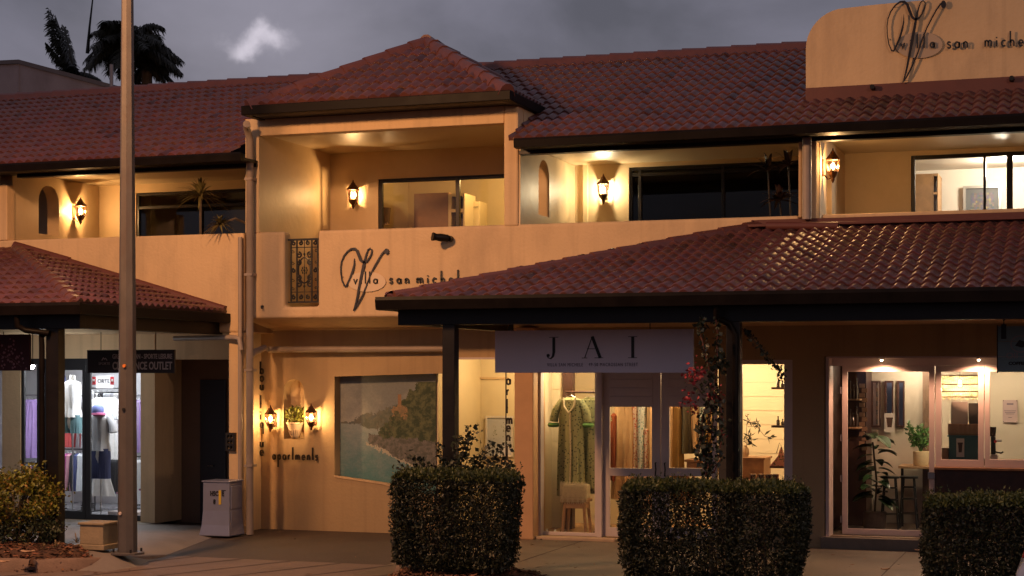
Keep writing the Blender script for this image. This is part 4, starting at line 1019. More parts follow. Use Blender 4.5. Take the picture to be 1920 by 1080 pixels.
# =================================================================== SIGNS
def arcp(cx, cy, rx, ry, a0, a1, n=10): return [(cx+rx*cos(radians(a0+(a1-a0)*k/n)), cy+ry*sin(radians(a0+(a1-a0)*k/n))) for k in range(n+1)]
GL = {  # x-height 1
 'v': (.8, [[(0, 1), (.4, 0), (.8, 1)]]), 'i': (.15, [[(.07, 0), (.07, 1)], [(.07, 1.35), (.07, 1.55)]]), 'l': (.15, [[(.07, 0), (.07, 2.7)]]),
 'a': (.85, [arcp(.42, .5, .38, .48, 0, 360, 18), [(.82, 1), (.82, 0)]]),
 's': (.6, [[(.56, .85), (.42, 1), (.2, 1), (.06, .85), (.1, .64), (.3, .53), (.5, .42), (.56, .2), (.42, .02), (.18, 0), (.02, .15)]]),
 'n': (.75, [[(.07, 0), (.07, 1)], [(.07, .6)]+arcp(.38, .62, .3, .36, 170, 10, 8)+[(.69, 0)]]),
 'm': (1.25, [[(.07, 0), (.07, 1)], [(.07, .6)]+arcp(.35, .62, .27, .36, 170, 10, 8)+[(.62, 0)], [(.62, .6)]+arcp(.90, .62, .27, .36, 170, 10, 8)+[(1.18, 0)]]),
 'c': (.75, [arcp(.42, .5, .38, .48, 45, 315, 14)]), 'h': (.75, [[(.07, 0), (.07, 2.5)], [(.07, .6)]+arcp(.38, .62, .3, .36, 170, 10, 8)+[(.69, 0)]]),
 'e': (.8, [[(.05, .5), (.79, .5)]+arcp(.42, .5, .37, .48, 5, 320, 14)]),
 'o': (.85, [arcp(.42, .5, .38, .48, 0, 360, 18)]), 'b': (.8, [[(.07, 0), (.07, 2.4)], arcp(.42, .5, .34, .46, 0, 360, 16)]),
 'u': (.75, [[(.07, 1)]+arcp(.38, .38, .3, .36, 190, 350, 8)+[(.69, 1)], [(.69, 1), (.69, 0)]]), 't': (.2, [[(.1, 0), (.1, 2.6)], [(-.12, 1.0), (.32, 1.0)]]),
 'q': (.8, [arcp(.40, .5, .34, .46, 0, 360, 16), [(.75, 1), (.75, -1.2)]]), 'p': (.8, [[(.07, 1), (.07, -1.6)], arcp(.42, .5, .34, .46, 0, 360, 16)]),
 'r': (.5, [[(.07, 0), (.07, 1)], [(.07, .55), (.2, .85), (.48, .98)]])}
def villa_sign(label, f, Y, m, wd, so, logo_scale=1.0, words=()):
    """f maps a point of the drawing to x,z on the wall; so = stand-off of the letters"""
    rt = thing('wall_sign', (f(890, 450)[0], Y, f(890, 450)[1]), label, 'sign')
    S1 = [(812, 305), (812, 345), (803, 385), (788, 430), (772, 465), (758, 492), (745, 490), (730, 455), (722, 410), (720, 365), (726, 325), (742, 288), (765, 258), (792, 240), (815, 240), (832, 256), (845, 290), (858, 320), (875, 333), (897, 325), (915, 300), (928, 272), (930, 248), (918, 236), (904, 246), (892, 280), (880, 330), (868, 390), (856, 450), (842, 520), (830, 580), (818, 625), (806, 658)]
    W1 = [2, 8, 12, 13, 11, 9, 8, 7, 6, 6, 6, 7, 8, 11, 15, 18, 19, 17, 13, 9, 8, 8, 7, 6, 6, 8, 15, 18, 18, 15, 12, 9, 4]
    S2 = [(806, 658), (825, 632), (848, 592), (870, 550), (893, 495), (915, 432), (940, 375), (968, 325), (992, 285), (1012, 258), (1030, 246)]
    W2 = [4, 8, 9, 9, 8, 7, 8, 8, 8, 9, 11]
    k = abs(f(1000, 450)[0]-f(900, 450)[0])/100
    mb = MB(); mb.ribbon([f(*p) for p in S1], [w*k*logo_scale for w in W1], Y-so-.02, Y-so); mb.build('monogram', m, rt)
    mb = MB(); mb.ribbon([f(*p) for p in S2], [w*k*logo_scale for w in W2], Y-so-.023, Y-so-.003); mb.build('monogram', m, rt)
    b_ = [(1030+18*cos(a)*(.8), 258+20*sin(a)) for a in [2*pi*q/12 for q in range(12)]]
    MB().prism([f(*p) for p in b_], Y-so-.024, Y-so-.001).build('monogram', m, rt)
    el = [(895+128*cos(a), 462+68*sin(a)) for a in [2*pi*q/40 for q in range(40)]]
    MB().prism([f(*p) for p in el], Y-.02 if so < .05 else Y-.035, Y-.012 if so < .05 else Y-.03).build('oval_plate', wd['plate'], rt)
    # stand-offs
    for px, py in ((735, 430), (850, 470), (925, 430), (812, 640), (760, 262)):
        q = f(px, py); MB().tube([(q[0], Y, q[1]), (q[0], Y-so-.002, q[1])], .006, 6).build('stud', m, rt)
    for ch, x, zb, xh in words:
        w_, st = GL[ch]; mb = MB()
        for s_ in st: mb.ribbon([f(x+p[0]*xh, zb-p[1]*xh) for p in s_], wd['w'], Y-so-.016, Y-so-.002)
        mb.build('letter', LBK, rt)
    return rt
def lay(word, x0, x1, base, xh):
    tot = sum(GL[c][0] for c in word); gap = ((x1-x0)/xh-tot)/(len(word)-1) if len(word) > 1 else 0; r_ = []; x = x0
    for c in word: r_.append((c, x, base, xh)); x += (GL[c][0]+gap)*xh
    return r_
def f1(zx, zy): px, py = 440+zx/3.6, 400+zy/3.6; return (X(px, YF), Z(px, py, YF))
villa_sign('small sign on the balcony wall reading villa san michele with a grey V monogram', f1, YF, SIGNMETAL, dict(plate=mat('cream_plate', (.70, .54, .36), .5, .03), w=.022), .014, 1.0,
           lay('villa', 808, 968, 474, 30)+lay('san', 1050, 1178, 472, 32)+lay('michele', 1232, 1570, 470, 33))
def f2(zx, zy):   # same drawing, upper sign: zoom image 1680 wide of region 1640..1920
    ux = 1640+(145+(zx-720)*(820-145)/330)/6; uy = (60+(zy-236)*(950-30)/(658-236)-38)/6
    uy = uy-(ux-1700)*.02
    return (X(ux, YSG), Z(ux, uy, YSG))
def w2(word, p0, p1, base, xh):   # pixel positions -> drawing units
    inv = lambda px: 720+((px-1640)*6-145)*330/(820-145); ivy = lambda py: 236+(py*6-60+38)*(658-236)/(950-30)
    return lay(word, inv(p0), inv(p1), ivy(base), xh)
villa_sign('large sign on the curved upper wall reading villa san michele with a black V', f2, YSG, mat('black_letter_steel', (.015, .012, .014), .4, .1, 10, metal=.3),
           dict(plate=mat('acrylic_plate', (.46, .35, .24), .25, .05), w=.022), .06, .85,
           w2('villa', 1690, 1753, 92, 27)+w2('san', 1777, 1815, 93.5, 31)+w2('michele', 1847, 1945, 92, 31))
# boutique / apartments letters
def letters(root, word, Y, mb_w, mat_, pos, xh, squash=1.0):
    for c, (x, z) in zip(word, pos):
        w_, st = GL[c]; mb = MB()
        for s_ in st: mb.ribbon([(x+p[0]*xh*squash, z+p[1]*xh) for p in s_], mb_w, Y-.055, Y-.035)
        mb.build('letter', mat_, root)
DK = mat('dark_brown_letters', (.02, .012, .01), .5, .1)
rt = thing('letter_sign', (X(490, 0), -.04, 1.6), 'black letters running down the wall spelling boutique left of the wall lanterns', 'sign')
zsb = [702, 715, 732, 768, 785, 806, 806, 838, 853]
pos = []
for c, y in zip('boutique', (701, 715, 731, 766, 787, 802, 838, 854)): pos.append((X(487.5, -.05), Z(490, y, -.05)))
letters(rt, 'boutique', 0, .026, DK, pos, .085, .85)
rt = thing('letter_sign', (X(552, 0), -.04, 1.25), 'black letters across the wall spelling apartments beneath the arched niche', 'sign')
xw = X(511, -.05); L_ = X(595, -.05)-xw; wd = 'apartments'; tot = sum(GL[c][0] for c in wd)*.078*.75; gap = (L_-tot)/(len(wd)-1); pos = []; x = xw
for i, c in enumerate(wd): pos.append((x, Z(550, 862, -.05)+.00*i)); x += GL[c][0]*.078*.75+gap
letters(rt, wd, 0, .024, DK, pos, .078, .75)
rt = thing('letter_sign', (X(952, -.33), -.33, 1.6), 'black letters running down beside the orange pillar spelling apartments', 'sign')
letters(rt, 'apartments', -.30, .026, DK, [(X(949.5, -.35), Z(953, y, -.35)) for y in (634, 652, 699, 721, 740, 777, 795, 812, 864, 866)][:3] and [(X(949.5, -.35), Z(953, y, -.35)) for y in (640, 662, 721, 741, 775, 795, 809, 827, 863, 879)], .085, .85)
MB().box(X(947.5, -.35), X(949, -.35), -.35, -.33, Z(953, 884, -.35), Z(953, 620, -.35)).build('rail', DK, rt)
# dress shop hanging board
YJ2 = -3.95; j0, j1 = X(928, YJ2), X(1300, YJ2); jz0, jz1 = Z(1100, 699, YJ2), Z(1100, 618.5, YJ2)
JS = mat('lilac_board', (.80, .72, .80), .5, .03, 1.5)
rt = thing('shop_sign', ((j0+j1)/2, YJ2, jz1), 'long pale lilac hanging board reading JAI above the dress shop door', 'sign')
MB().box(j0, j1, YJ2, YJ2+.04, jz0, jz1).build('board', JS, rt, bevel=.004)
for px in (953, 1218): MB().tube([(X(px, YJ2), YJ2+.02, jz1), (X(px, YJ2), YJ2+.02, 3.37)], .007, 6).build('hanging_rod', IRON, rt)
def JP(px, py): return (X(px, YJ2), Z(px, py, YJ2))
y0_, y1_ = YJ2-.008, YJ2-.0
mb = MB(); mb.ribbon([JP(1038.5, 633), JP(1038.5, 660), JP(1037, 668), JP(1033, 672.5), JP(1028, 671), JP(1026.5, 667)], [.036, .036, .028, .014, .010, .020], y0_, y1_); mb.build('letter', LBK, rt)
MB().prism([JP(1028+3*cos(a), 666.5+3*sin(a)) for a in [2*pi*q/10 for q in range(10)]], y0_-.002, y1_).build('letter', LBK, rt)
MB().ribbon([JP(1030, 632.6), JP(1047, 632.2)], .007, y0_-.001, y1_).build('letter', LBK, rt)
mb = MB(); mb.ribbon([JP(1110.5, 631), JP(1125.5, 671)], .038, y0_, y1_); mb.build('letter', LBK, rt)
MB().ribbon([JP(1110.5, 631), JP(1096.5, 671)], .009, y0_-.001, y1_).build('letter', LBK, rt)
for a_, b_ in (((1101, 654), (1118, 654)), ((1091, 671.3), (1101, 671.2)), ((1115, 671), (1131, 670.8))): MB().ribbon([JP(*a_), JP(*b_)], .007, y0_-.002, y1_).build('letter', LBK, rt)
mb = MB(); mb.ribbon([JP(1186.5, 631.5), JP(1186.5, 670.5)], .038, y0_, y1_); mb.build('letter', LBK, rt)
for y in (631.3, 670.8): MB().ribbon([JP(1178, y), JP(1194.5, y-.2)], .007, y0_-.001, y1_).build('letter', LBK, rt)
GY = mat('grey_lettering', (.16, .12, .17), .5, 0)
o = textmesh('lettering', 'VILLA SAN MICHELE', *JP(1026, 687), y0_+.004, .062, GY, rt, .86, .002, sp=1.25)
x_ = X(1026, YJ2); w_ = max(v.co.x for v in o.data.vertices)-x_
for v in o.data.vertices: v.co.x = x_+(v.co.x-x_)*(X(1093, YJ2)-x_)/w_
o = textmesh('lettering', '49-50 MACROSSAN STREET', *JP(1104, 686.6), y0_+.004, .062, GY, rt, .80, .002, sp=1.25)
x_ = X(1104, YJ2); w_ = max(v.co.x for v in o.data.vertices)-x_
for v in o.data.vertices: v.co.x = x_+(v.co.x-x_)*(X(1196, YJ2)-x_)/w_
# sports outlet hanging board
YS2 = -1.9; s0, s1 = X(163, YS2), X(327, YS2); sz0, sz1 = Z(245, 699.5, YS2), Z(245, 656, YS2)
SB = mat('black_board', (.022, .018, .018), .45, .1); SW = mat('pale_lettering', (.46, .42, .42), .5, 0)
rt = thing('shop_sign', ((s0+s1)/2, YS2, sz1), 'black hanging board reading CLEARANCE OUTLET behind the tall pole', 'sign')
MB().box(s0, s1, YS2, YS2+.04, sz0, sz1).build('board', SB, rt, bevel=.004)
for px in (188, 291): MB().tube([(X(px, YS2), YS2+.02, sz1), (X(px, YS2), YS2+.02, 3.2)], .006, 6).build('hanging_rod', IRON, rt)
tx = X(211, YS2); hh = sz1-sz0
o = textmesh('lettering', 'GREG NORMAN - SPORTE LEISURE', tx, sz0+hh*.62, YS2-.004, hh*.29, SW, rt, 1, .002, bold=.002)
w_ = max(v.co.x for v in o.data.vertices)-tx
for v in o.data.vertices: v.co.x = tx+(v.co.x-tx)*(X(323, YS2)-tx)/w_
o = textmesh('lettering', 'CLEARANCE OUTLET', tx, sz0+hh*.16, YS2-.004, hh*.46, SW, rt, 1, .002, bold=.004)
w_ = max(v.co.x for v in o.data.vertices)-tx
for v in o.data.vertices: v.co.x = tx+(v.co.x-tx)*(X(323, YS2)-tx)/w_
o = textmesh('lettering', 'SPORTE', X(185, YS2), sz0+hh*.36, YS2-.004, hh*.15, SW, rt, 1.1, .002)
MB().ribbon([(X(191, YS2), sz0+hh*.55), (X(194, YS2), sz0+hh*.66), (X(196, YS2), sz0+hh*.60), (X(198, YS2), sz0+hh*.64), (X(201, YS2), sz0+hh*.55)], .012, YS2-.005, YS2).build('emblem', SW, rt)
# maroon blossom sign
YM = -2.6; p0, p1 = X(-60, YM), X(55, YM); z0, z1 = Z(20, 695, YM), Z(20, 627, YM)
rt = thing('shop_sign', ((p0+p1)/2, YM, z1), 'maroon hanging board with pale blossoms at the left edge', 'sign')
MB().box(p0, p1, YM, YM+.05, z0, z1).build('board', mat('maroon_board', (.07, .012, .022), .5, .2, 4), rt, bevel=.004)
MB().tube([(X(5, YM), YM+.02, z1), (X(5, YM), YM+.02, 3.2)], .006, 6).build('hanging_rod', IRON, rt)
rr = random.Random(3); BL = mat('blossom_pink', (.45, .24, .30), .6, .2)
bm_ = MB(); bt = MB()
path = [(-8, 655), (6, 672), (18, 655), (24, 640), (30, 668), (38, 685), (12, 688), (22, 676)]
for i in range(64):
    a_, b_ = path[rr.randrange(len(path)-1)], None; px, py = a_[0]+rr.gauss(3, 7), a_[1]+rr.gauss(0, 8)
    if not (-30 < px < 52 and 631 < py < 692): continue
    q = (X(px, YM), Z(px, py, YM)); R_ = rr.uniform(.012, .026)
    bm_.prism([(q[0]+R_*(.6+.4*(k % 2))*cos(k*pi/5), q[1]+R_*(.6+.4*(k % 2))*sin(k*pi/5)) for k in range(10)], YM-.003-.0002*i*.1, YM+.001)
_o = bm_.build('blossom_print', BL, rt)
MB().ribbon([(X(-20, YM), Z(0, 640, YM)), (X(4, YM), Z(0, 668, YM)), (X(22, YM), Z(20, 672, YM)), (X(40, YM), Z(40, 688, YM))], .010, YM-.002, YM).build('branch_print', mat('print_brown', (.2, .1, .09), .6, 0), rt)
# cafe sign
YC2 = -3.1; c0, c1 = X(1871, YC2), X(2030, YC2); z0, z1 = Z(1895, 698, YC2), Z(1895, 611, YC2)
CS = mat('teal_grey_board', (.22, .32, .35), .55, .08, 3, .05, 20)
rt = thing('shop_sign', (c0, YC2, z1), 'slate teal planked sign hanging from a black chain at the right edge', 'sign')
for k in range(3): zz0 = z0+(z1-z0)*k/3; MB().box(c0, c1, YC2, YC2+.04, zz0+.002, z0+(z1-z0)*(k+1)/3-.002).build('plank', CS, rt, bevel=.003)
MB().box(c0-.012, c0, YC2-.01, YC2+.05, z0-.01, z1+.01).build('edge_trim', IRON, rt)
hx = X(1882, YC2)
MB().box(hx-.03, hx+.03, YC2-.015, YC2+.055, z1-.16, z1+.02).build('clamp', IRON, rt, bevel=.004)
for k in range(4):
    zc = z1+.05+k*.05; mb = MB(); pts_ = [(hx+(.018*cos(a) if k % 2 else 0), YC2+.02+(0 if k % 2 else .018*cos(a)), zc+.032*sin(a)) for a in [2*pi*q/10 for q in range(11)]]
    mb.tube(pts_, .007, 5); mb.build('chain_link', IRON, rt)
CPK = mat('pale_pink_print', (.42, .30, .32), .5, 0); ez = Z(1915, 645, YC2)
MB().ribbon([(X(1913, YC2)+.11*cos(a), ez+.10*sin(a)) for a in [2*pi*q/28 for q in range(29)]], .010, YC2-.004, YC2).build('emblem_ring', CPK, rt)
MB().prism([(X(1916, YC2)+dx_, ez+dz_) for dx_, dz_ in ((-.08, -.02), (-.03, .05), (.03, .03), (.08, -.01), (.0, -.045))], YC2-.005, YC2).build('emblem', mat('print_black', (.02, .015, .015), .5, 0), rt)
textmesh('lettering', 'COFFEE AND', X(1891, YC2), Z(1891, 684, YC2), YC2-.003, .052, LBK, rt, 1.15, .002, bold=.003)
textmesh('lettering', 'OII', X(1886, YC2), Z(1886, 672, YC2), YC2-.003, .10, CPK, rt, 1.1, .002)

# =================================================================== LAMPS
FLAME = emis('bulb_glow', (1, .74, .40), 26); FLAMEW = emis('bulb_glow_white', (1, .93, .82), 34)
LGL = glassmat('lantern_glass', (1, .93, .80), .06)
def lantern(px, py, Y, facing, label, power, col, h=.46, group='wall lanterns', two=True, white=False, frosted=True, m=BRONZE):
    """facing: (dx,dy) out of the wall"""
    p = at(px, py, Y); p0 = Vector((p.x, Y, p.z)); out_ = Vector((facing[0], facing[1], 0)); c = p0+out_*.15
    rt = thing('wall_lantern', tuple(p0), label, 'wall lamp', group)
    R_ = .078; s = h/.46
    side = Vector((-out_.y, out_.x, 0))
    mb = MB(); bp = [p0+side*.03, p0-side*.03]
    mb.box(*(sorted((p0.x-abs(side.x)*.035-abs(out_.x)*0, p0.x+abs(side.x)*.035+out_.x*.02 if out_.x else p0.x+abs(side.x)*.035))), *sorted((p0.y-abs(side.y)*.035, p0.y+abs(side.y)*.035+out_.y*.02)), p0.z-.13*s, p0.z+.10*s); mb.build('backplate', m, rt, bevel=.004)
    MB().tube([p0+out_*.01+Vector((0, 0, -.10*s)), p0+out_*.08+Vector((0, 0, -.17*s)), c+Vector((0, 0, -.15*s))], .011, 6).build('arm', m, rt)
    MB().lathe(tuple(c), [(R_*1.25*s, .075*s), (R_*1.3*s, .085*s), (R_*.95*s, .12*s), (R_*.5*s, .165*s), (R_*.42*s, .18*s), (R_*.2*s, .20*s), (.006, .235*s)], 6).build('cap', m, rt)
    MB().lathe(tuple(c), [(R_*1.0*s, -.075*s), (R_*.75*s, -.12*s), (R_*.32*s, -.165*s), (R_*.34*s, -.18*s), (.006, -.225*s)], 6).build('base', m, rt)
    cg = MB().lathe(tuple(c), [(R_*.95*s, -.075*s), (R_*1.15*s, .078*s)], 6, cap=False).build('glass', LGL, rt)
    for k in range(6):
        a = 2*pi*(k+.5)/6; MB().tube([(c.x+R_*.97*s*cos(a), c.y+R_*.97*s*sin(a), c.z-.075*s), (c.x+R_*1.17*s*cos(a), c.y+R_*1.17*s*sin(a), c.z+.078*s)], .0055, 4).build('bar', m, rt)
    fm = FLAMEW if white else FLAME
    for q in ((-.028, .028) if two else (0,)):
        MB().lathe((c.x+side.x*q, c.y+side.y*q, c.z-.05*s), [(.008, 0), (.020 if two else .032, .035*s), (.016 if two else .028, .07*s), (.004, .10*s)], 8).build('bulb', fm, rt, smooth=True)
    lamp('lantern_light', tuple(c+Vector((0, 0, .0))+side*(.05 if not two else 0)+out_*.012), power*1.0, col, .012)
    if not two:
        lamp('lantern_light', tuple(c-side*.05+out_*.012), power, col, .012)
    return rt
WC = (1, .60, .27)
lantern(669, 367, 1.6, (0, -1), 'bronze wall lantern with two bulbs in the balcony under the pyramid roof', 42, WC, .50)
lantern(1136, 357, 1.8, (0, -1), 'white glowing wall lantern beside the middle balcony dark window', 30, (1, .85, .58), .50, two=False, white=True)
_x = -8.62; yl_ = 1.28
def onside(xw, py, Yw, label, power, col, white=False):
    p = Vector((xw, Yw, 0)); px = 960+FPX*((cos(TH)*(xw-CX)+sin(TH)*(Yw-CY))/(-sin(TH)*(xw-CX)+cos(TH)*(Yw-CY)))
    z = Z(px, py, Yw); c = (px, py)
    return lantern(px, py, Yw, (1, 0), label, power, col, .50, two=False, white=white)
# side-wall lanterns: place with x from the wall
def lantern_side(xw, Yw, py, label, power, col, white=False):
    global X
    d = (-sin(TH)*(xw-CX)+cos(TH)*(Yw-CY)); px = 960+FPX*(cos(TH)*(xw-CX)+sin(TH)*(Yw-CY))/d
    return lantern(px, py, Yw, (1, 0), label, power, col, .50, two=False, white=white)
lantern_side(-8.62, .98, 396, 'glowing wall lantern beside the arched opening on the left balcony', 34, WC)
lantern_side(4.87, -.50, 312, 'glowing wall lantern on the side wall of the right balcony', 30, WC)
lantern(515, 785, 0, (0, -1), 'lit wall lantern on the left side of the arched niche', 15, WC, .44, two=False)
lantern(591, 782, 0, (0, -1), 'lit wall lantern on the right side of the arched niche', 17, WC, .44, two=False)
# flood lamp at the left shop
p = at(60, 685, -1.6); rt = thing('flood_lamp', tuple(p), 'small blazing white flood lamp beside the maroon board', 'lamp')
MB().tube([(p.x, p.y+.02, p.z+.04), (p.x, p.y+.02, 3.2)], .008, 6).build('rod', IRON, rt)
MB().lathe((p.x, p.y, p.z), [(.03, .05), (.045, .02), (.045, -.0)], 12).build('housing', IRON, rt)
MB().lathe((p.x, p.y, p.z-.045), [(.008, -.012), (.034, 0), (.042, .04), (.02, .046)], 12).build('bulb', emis('flood_glow', (.95, .97, 1), 120), rt, smooth=True)
lamp('flood_light', (p.x, p.y-.02, p.z-.12), 22, (.9, .95, 1), .04)
# cafe eyeball lights in the soffit
for i, px in enumerate((1653, 1835)):
    x_ = X(px, .12); z_ = 2.752; rt = thing('spot_lamp', (x_, .12, z_), ['small warm spot lamp above the cafe glass door', 'small warm spot lamp above the cafe folding windows'][i], 'lamp', 'spot lamps over the cafe front')
    MB().lathe((x_, .12, z_), [(.012, .02), (.030, .02), (.032, -.0), (.02, -.004)], 12).build('housing', WHITEF, rt)
    MB().lathe((x_, .12, z_-.018), [(.006, -.008), (.02, 0), (.016, .012)], 12).build('bulb', emis('spot_glow', (1, .66, .36), 40), rt)
    o = lamp('cafe_spot', (x_, .11, z_-.05), 75, (1, .52, .30), .03, 'SPOT'); o.data.spot_size = radians(150); o.data.spot_blend = .5; o.rotation_euler = (radians(8), 0, 0)

# =================================================================== IRON PANEL, NICHE POT, MURAL
gx0_, gx1_ = XG0+.01, XG1-.01; gz0, gz1 = Z(565, 566, YF), Z(565, 446, YF); YG = YF+.12; cxg = (gx0_+gx1_)/2; wg = gx1_-gx0_; hg = gz1-gz0
rt = thing('iron_balustrade', (cxg, YG, gz0), 'ornate black wrought iron panel in the balcony wall gap', 'railing')
MB().box(gx0_, gx1_, YG-.02, YG+.02, gz1-.03, gz1).build('top_rail', IRON, rt); MB().box(gx0_, gx1_, YG-.015, YG+.015, gz0-.01, gz0+.015).build('bottom_rail', IRON, rt)
for x_ in (gx0_+.05, gx0_+wg*.27, gx1_-wg*.27, gx1_-.05): MB().box(x_-.011, x_+.011, YG-.010, YG+.010, gz0, gz1-.03).build('upright', IRON, rt)
for zf_ in (.16, .86): MB().box(gx0_+.04, gx1_-.04, YG-.010, YG+.006, gz0+hg*zf_-.006, gz0+hg*zf_+.006).build('crossbar', IRON, rt)
def scroll(cx_, cz_, r, a0, turns, sgn, w=.014):
    mb = MB(); P = []
    for k in range(22): t = k/21; a = a0+sgn*t*turns*2*pi; P.append((cx_+r*(1-.8*t)*cos(a), YG, cz_+r*(1-.8*t)*sin(a)))
    mb.tube(P, w, 5); mb.build('scroll', IRON, rt)
for sx_ in (-1, 1):
    for zz_, r_ in ((.08, .035), (.93, .035), (.28, .05), (.74, .05), (.62, .045), (.38, .045)):
        scroll(cxg+sx_*wg*(.11 if zz_ in (.08, .93) else .17), gz0+hg*zz_, r_, pi/2, 1.2, sx_); 
    for zz_ in (.08, .93, .5): scroll(cxg+sx_*wg*.33, gz0+hg*zz_, .036, pi/2, 1.2, -sx_)
    for zz_ in (.22, .35, .62, .80): scroll(cxg+sx_*wg*.36, gz0+hg*zz_, .028, 0, 1.1, sx_, .006)
MB().tube([(cxg+.105*cos(a), YG, gz0+hg*.5+.20*sin(a)) for a in [2*pi*q/24 for q in range(25)]], .012, 5).build('oval', IRON, rt)
MB().tube([(cxg, YG, gz0), (cxg, YG, gz1-.03)], .007, 5).build('spindle', IRON, rt)
for q in range(8):
    a = q*pi/4; MB().lathe((cxg+.045*cos(a), YG, gz0+hg*.5+.05*sin(a)), [(.004, -.02), (.013, 0), (.004, .02)], 6).build('leaf_casting', IRON, rt)
for zz_ in (.25, .75, .5): MB().lathe((cxg, YG, gz0+hg*zz_), [(.004, -.03), (.02, 0), (.004, .03)], 6).build('boss', IRON, rt)

zn = Z(551, 823, 0); pn = Vector((X(553, .03), .04, zn+.01))
rt = thing('plant_pot', tuple(pn), 'pale fluted urn on the ledge of the arched niche', 'pot')
POT = mat('pale_terracotta', (.55, .42, .30), .7, .12, 9, .1, 30)
MB().lathe(tuple(pn), [(.045, 0), (.06, .01), (.07, .03), (.10, .13), (.125, .20), (.14, .235), (.15, .24), (.15, .26), (.13, .262), (.12, .24)], 24).build('urn', POT, rt, smooth=True)
for k in range(7):
    a = -pi/2+(k-3)*.32; MB().tube([(pn.x+.075*cos(a), pn.y+.075*sin(a), pn.z+.035), (pn.x+.112*cos(a), pn.y+.112*sin(a), pn.z+.14)], .007, 5).build('flute', POT, rt)
rr = random.Random(13); rt = thing('niche_plant', (pn.x, pn.y, pn.z+.24), 'round leafy green plant growing in the niche urn', 'plant'); mb, tt = MB(), []
cc = Vector((pn.x+.02, pn.y-.02, pn.z+.36))
for k in range(420):
    d = Vector((rr.gauss(0, 1), rr.gauss(0, 1), rr.gauss(.1, 1))).normalized()*rr.uniform(.3, 1)**.5; q = cc+Vector((d.x*.19, d.y*.11, d.z*.16))
    leafcloud(mb, tt, [q], .055, rr, 1.9, .6, (.4, 1.8))
mb.build('leaves', mat('niche_leaf', (.16, .17, .03), .4, .3, 9, tint=True), rt, tints=tt)

# painted seascape: its colours are the picture's own paint
def paint(u, v):
    n = lambda s, o=0: noise.fractal(Vector((u*s, v*s*1.1, o)), .6, 2.0, 5)
    mixc = lambda a, b_, t: tuple(a[i]+(b_[i]-a[i])*max(0, min(1, t)) for i in range(3))
    c = mixc((.18, .20, .21), (.32, .33, .31), v*1.5+n(2.5)*.6)            # hazy sky
    hor = .43
    if v > hor: c = mixc((.26, .31, .32), (.08, .20, .22), (v-hor)*2.0+n(7, 4)*.25+.06*sin(v*110+n(4)*9))
    far = hor-.01-.26*max(0, u-.07)+.05*n(6, 2)*min(1, u*4)
    if far < v < hor+.006*n(30) and .07 < u: c = mixc((.10, .125, .13), (.15, .155, .13), n(9)+.5)
    mid = .43-.42*max(0, u-.24)+.05*n(9, 3)
    midb = hor+.035+.02*n(11, 6)-.25*max(0, .36-u)
    if mid < v < midb and u > .2: c = mixc((.10, .12, .10), (.15, .16, .13), n(16, 5)+.5)
    top = .56-1.15*max(0, u-.42)+.07*n(10, 8)
    cliff_b = .53+.10*max(0, u-.40)+.03*n(9, 3)
    if u > .38 and max(top, .04+.5*max(0, .8-u)) < v < cliff_b+.08:
        c = mixc((.035, .055, .030), (.12, .135, .07), n(17, 1)*1.0+.38+.45*n(40, 2))
    if .60+.02*n(20) < u < .76 and .24+.55*abs(u-.68)+.02*n(30) < v < .37+.05*n(18, 2): c = mixc((.30, .19, .10), (.19, .15, .09), n(22, 6)*1.2+.4)
    if .665 < u < .70 and .16 < v < .25: c = (.27, .16, .09)
    if .58 < u < .80 and .31 < v < .40 and n(16, 12) > .02: c = mixc((.06, .07, .04), (.13, .13, .07), n(30)+.5)
    edge = .60+.44*(u-.34)+.035*n(12)
    if u > .36+.02*n(9) and cliff_b < v < edge: c = mixc((.17, .165, .16), (.09, .095, .085), n(24, 3)*1.2+.5)
    if u > .33 and abs(v-edge) < .010+.008*n(30): c = (.40, .38, .32)
    if .44 < u < .62 and .38 < v < .58 and abs((u*30+n(3)) % 1-.5) < .05: c = (.10, .08, .06)
    br = 1+.10*n(55, 9)
    return tuple(x*br for x in c)
m0, m1 = X(627, .22)-.25, X(812, .22)+.05; mz1_, mz0_ = 3.0, Z(720, 950, .22)
rt = MB(); tt = []; nx, ny = 170, 170; zA, zB_ = Z(720, 707, .22), Z(720, 912, .22)
for i in range(nx):
    for j in range(ny):
        x0_, x1_ = m0+(m1-m0)*i/nx, m0+(m1-m0)*(i+1)/nx; z0_, z1_ = mz0_+(zA+.05-mz0_)*j/ny, mz0_+(zA+.05-mz0_)*(j+1)/ny
        u = ((x0_+x1_)/2-X(627, .22))/(X(808, .22)-X(627, .22)); v = (zA-(z0_+z1_)/2)/(zA-zB_)
        rt.quad((x0_, .215, z0_), (x1_, .215, z0_), (x1_, .215, z1_), (x0_, .215, z1_)); tt.append(paint(u, v))
rt.quad((m0, .23, mz0_), (m0, .23, zA+.05), (m1, .23, zA+.05), (m1, .23, mz0_)); tt.append((.2, .2, .2))
o = rt.build('mural', mat('mural_paint', (1.05, 1.08, 1.08), .7, 0, tint=True, bump=.15, bs=25), None, tints=tt)
tag(o, 'painted seascape with a wooded headland and castle set in the cream wall', 'mural')
MB().ribbon([(p_[0], p_[1]-.0) for p_ in mural_hole[:4]], .03, -.012, .03).build('mural_sill', STUCCO, B)
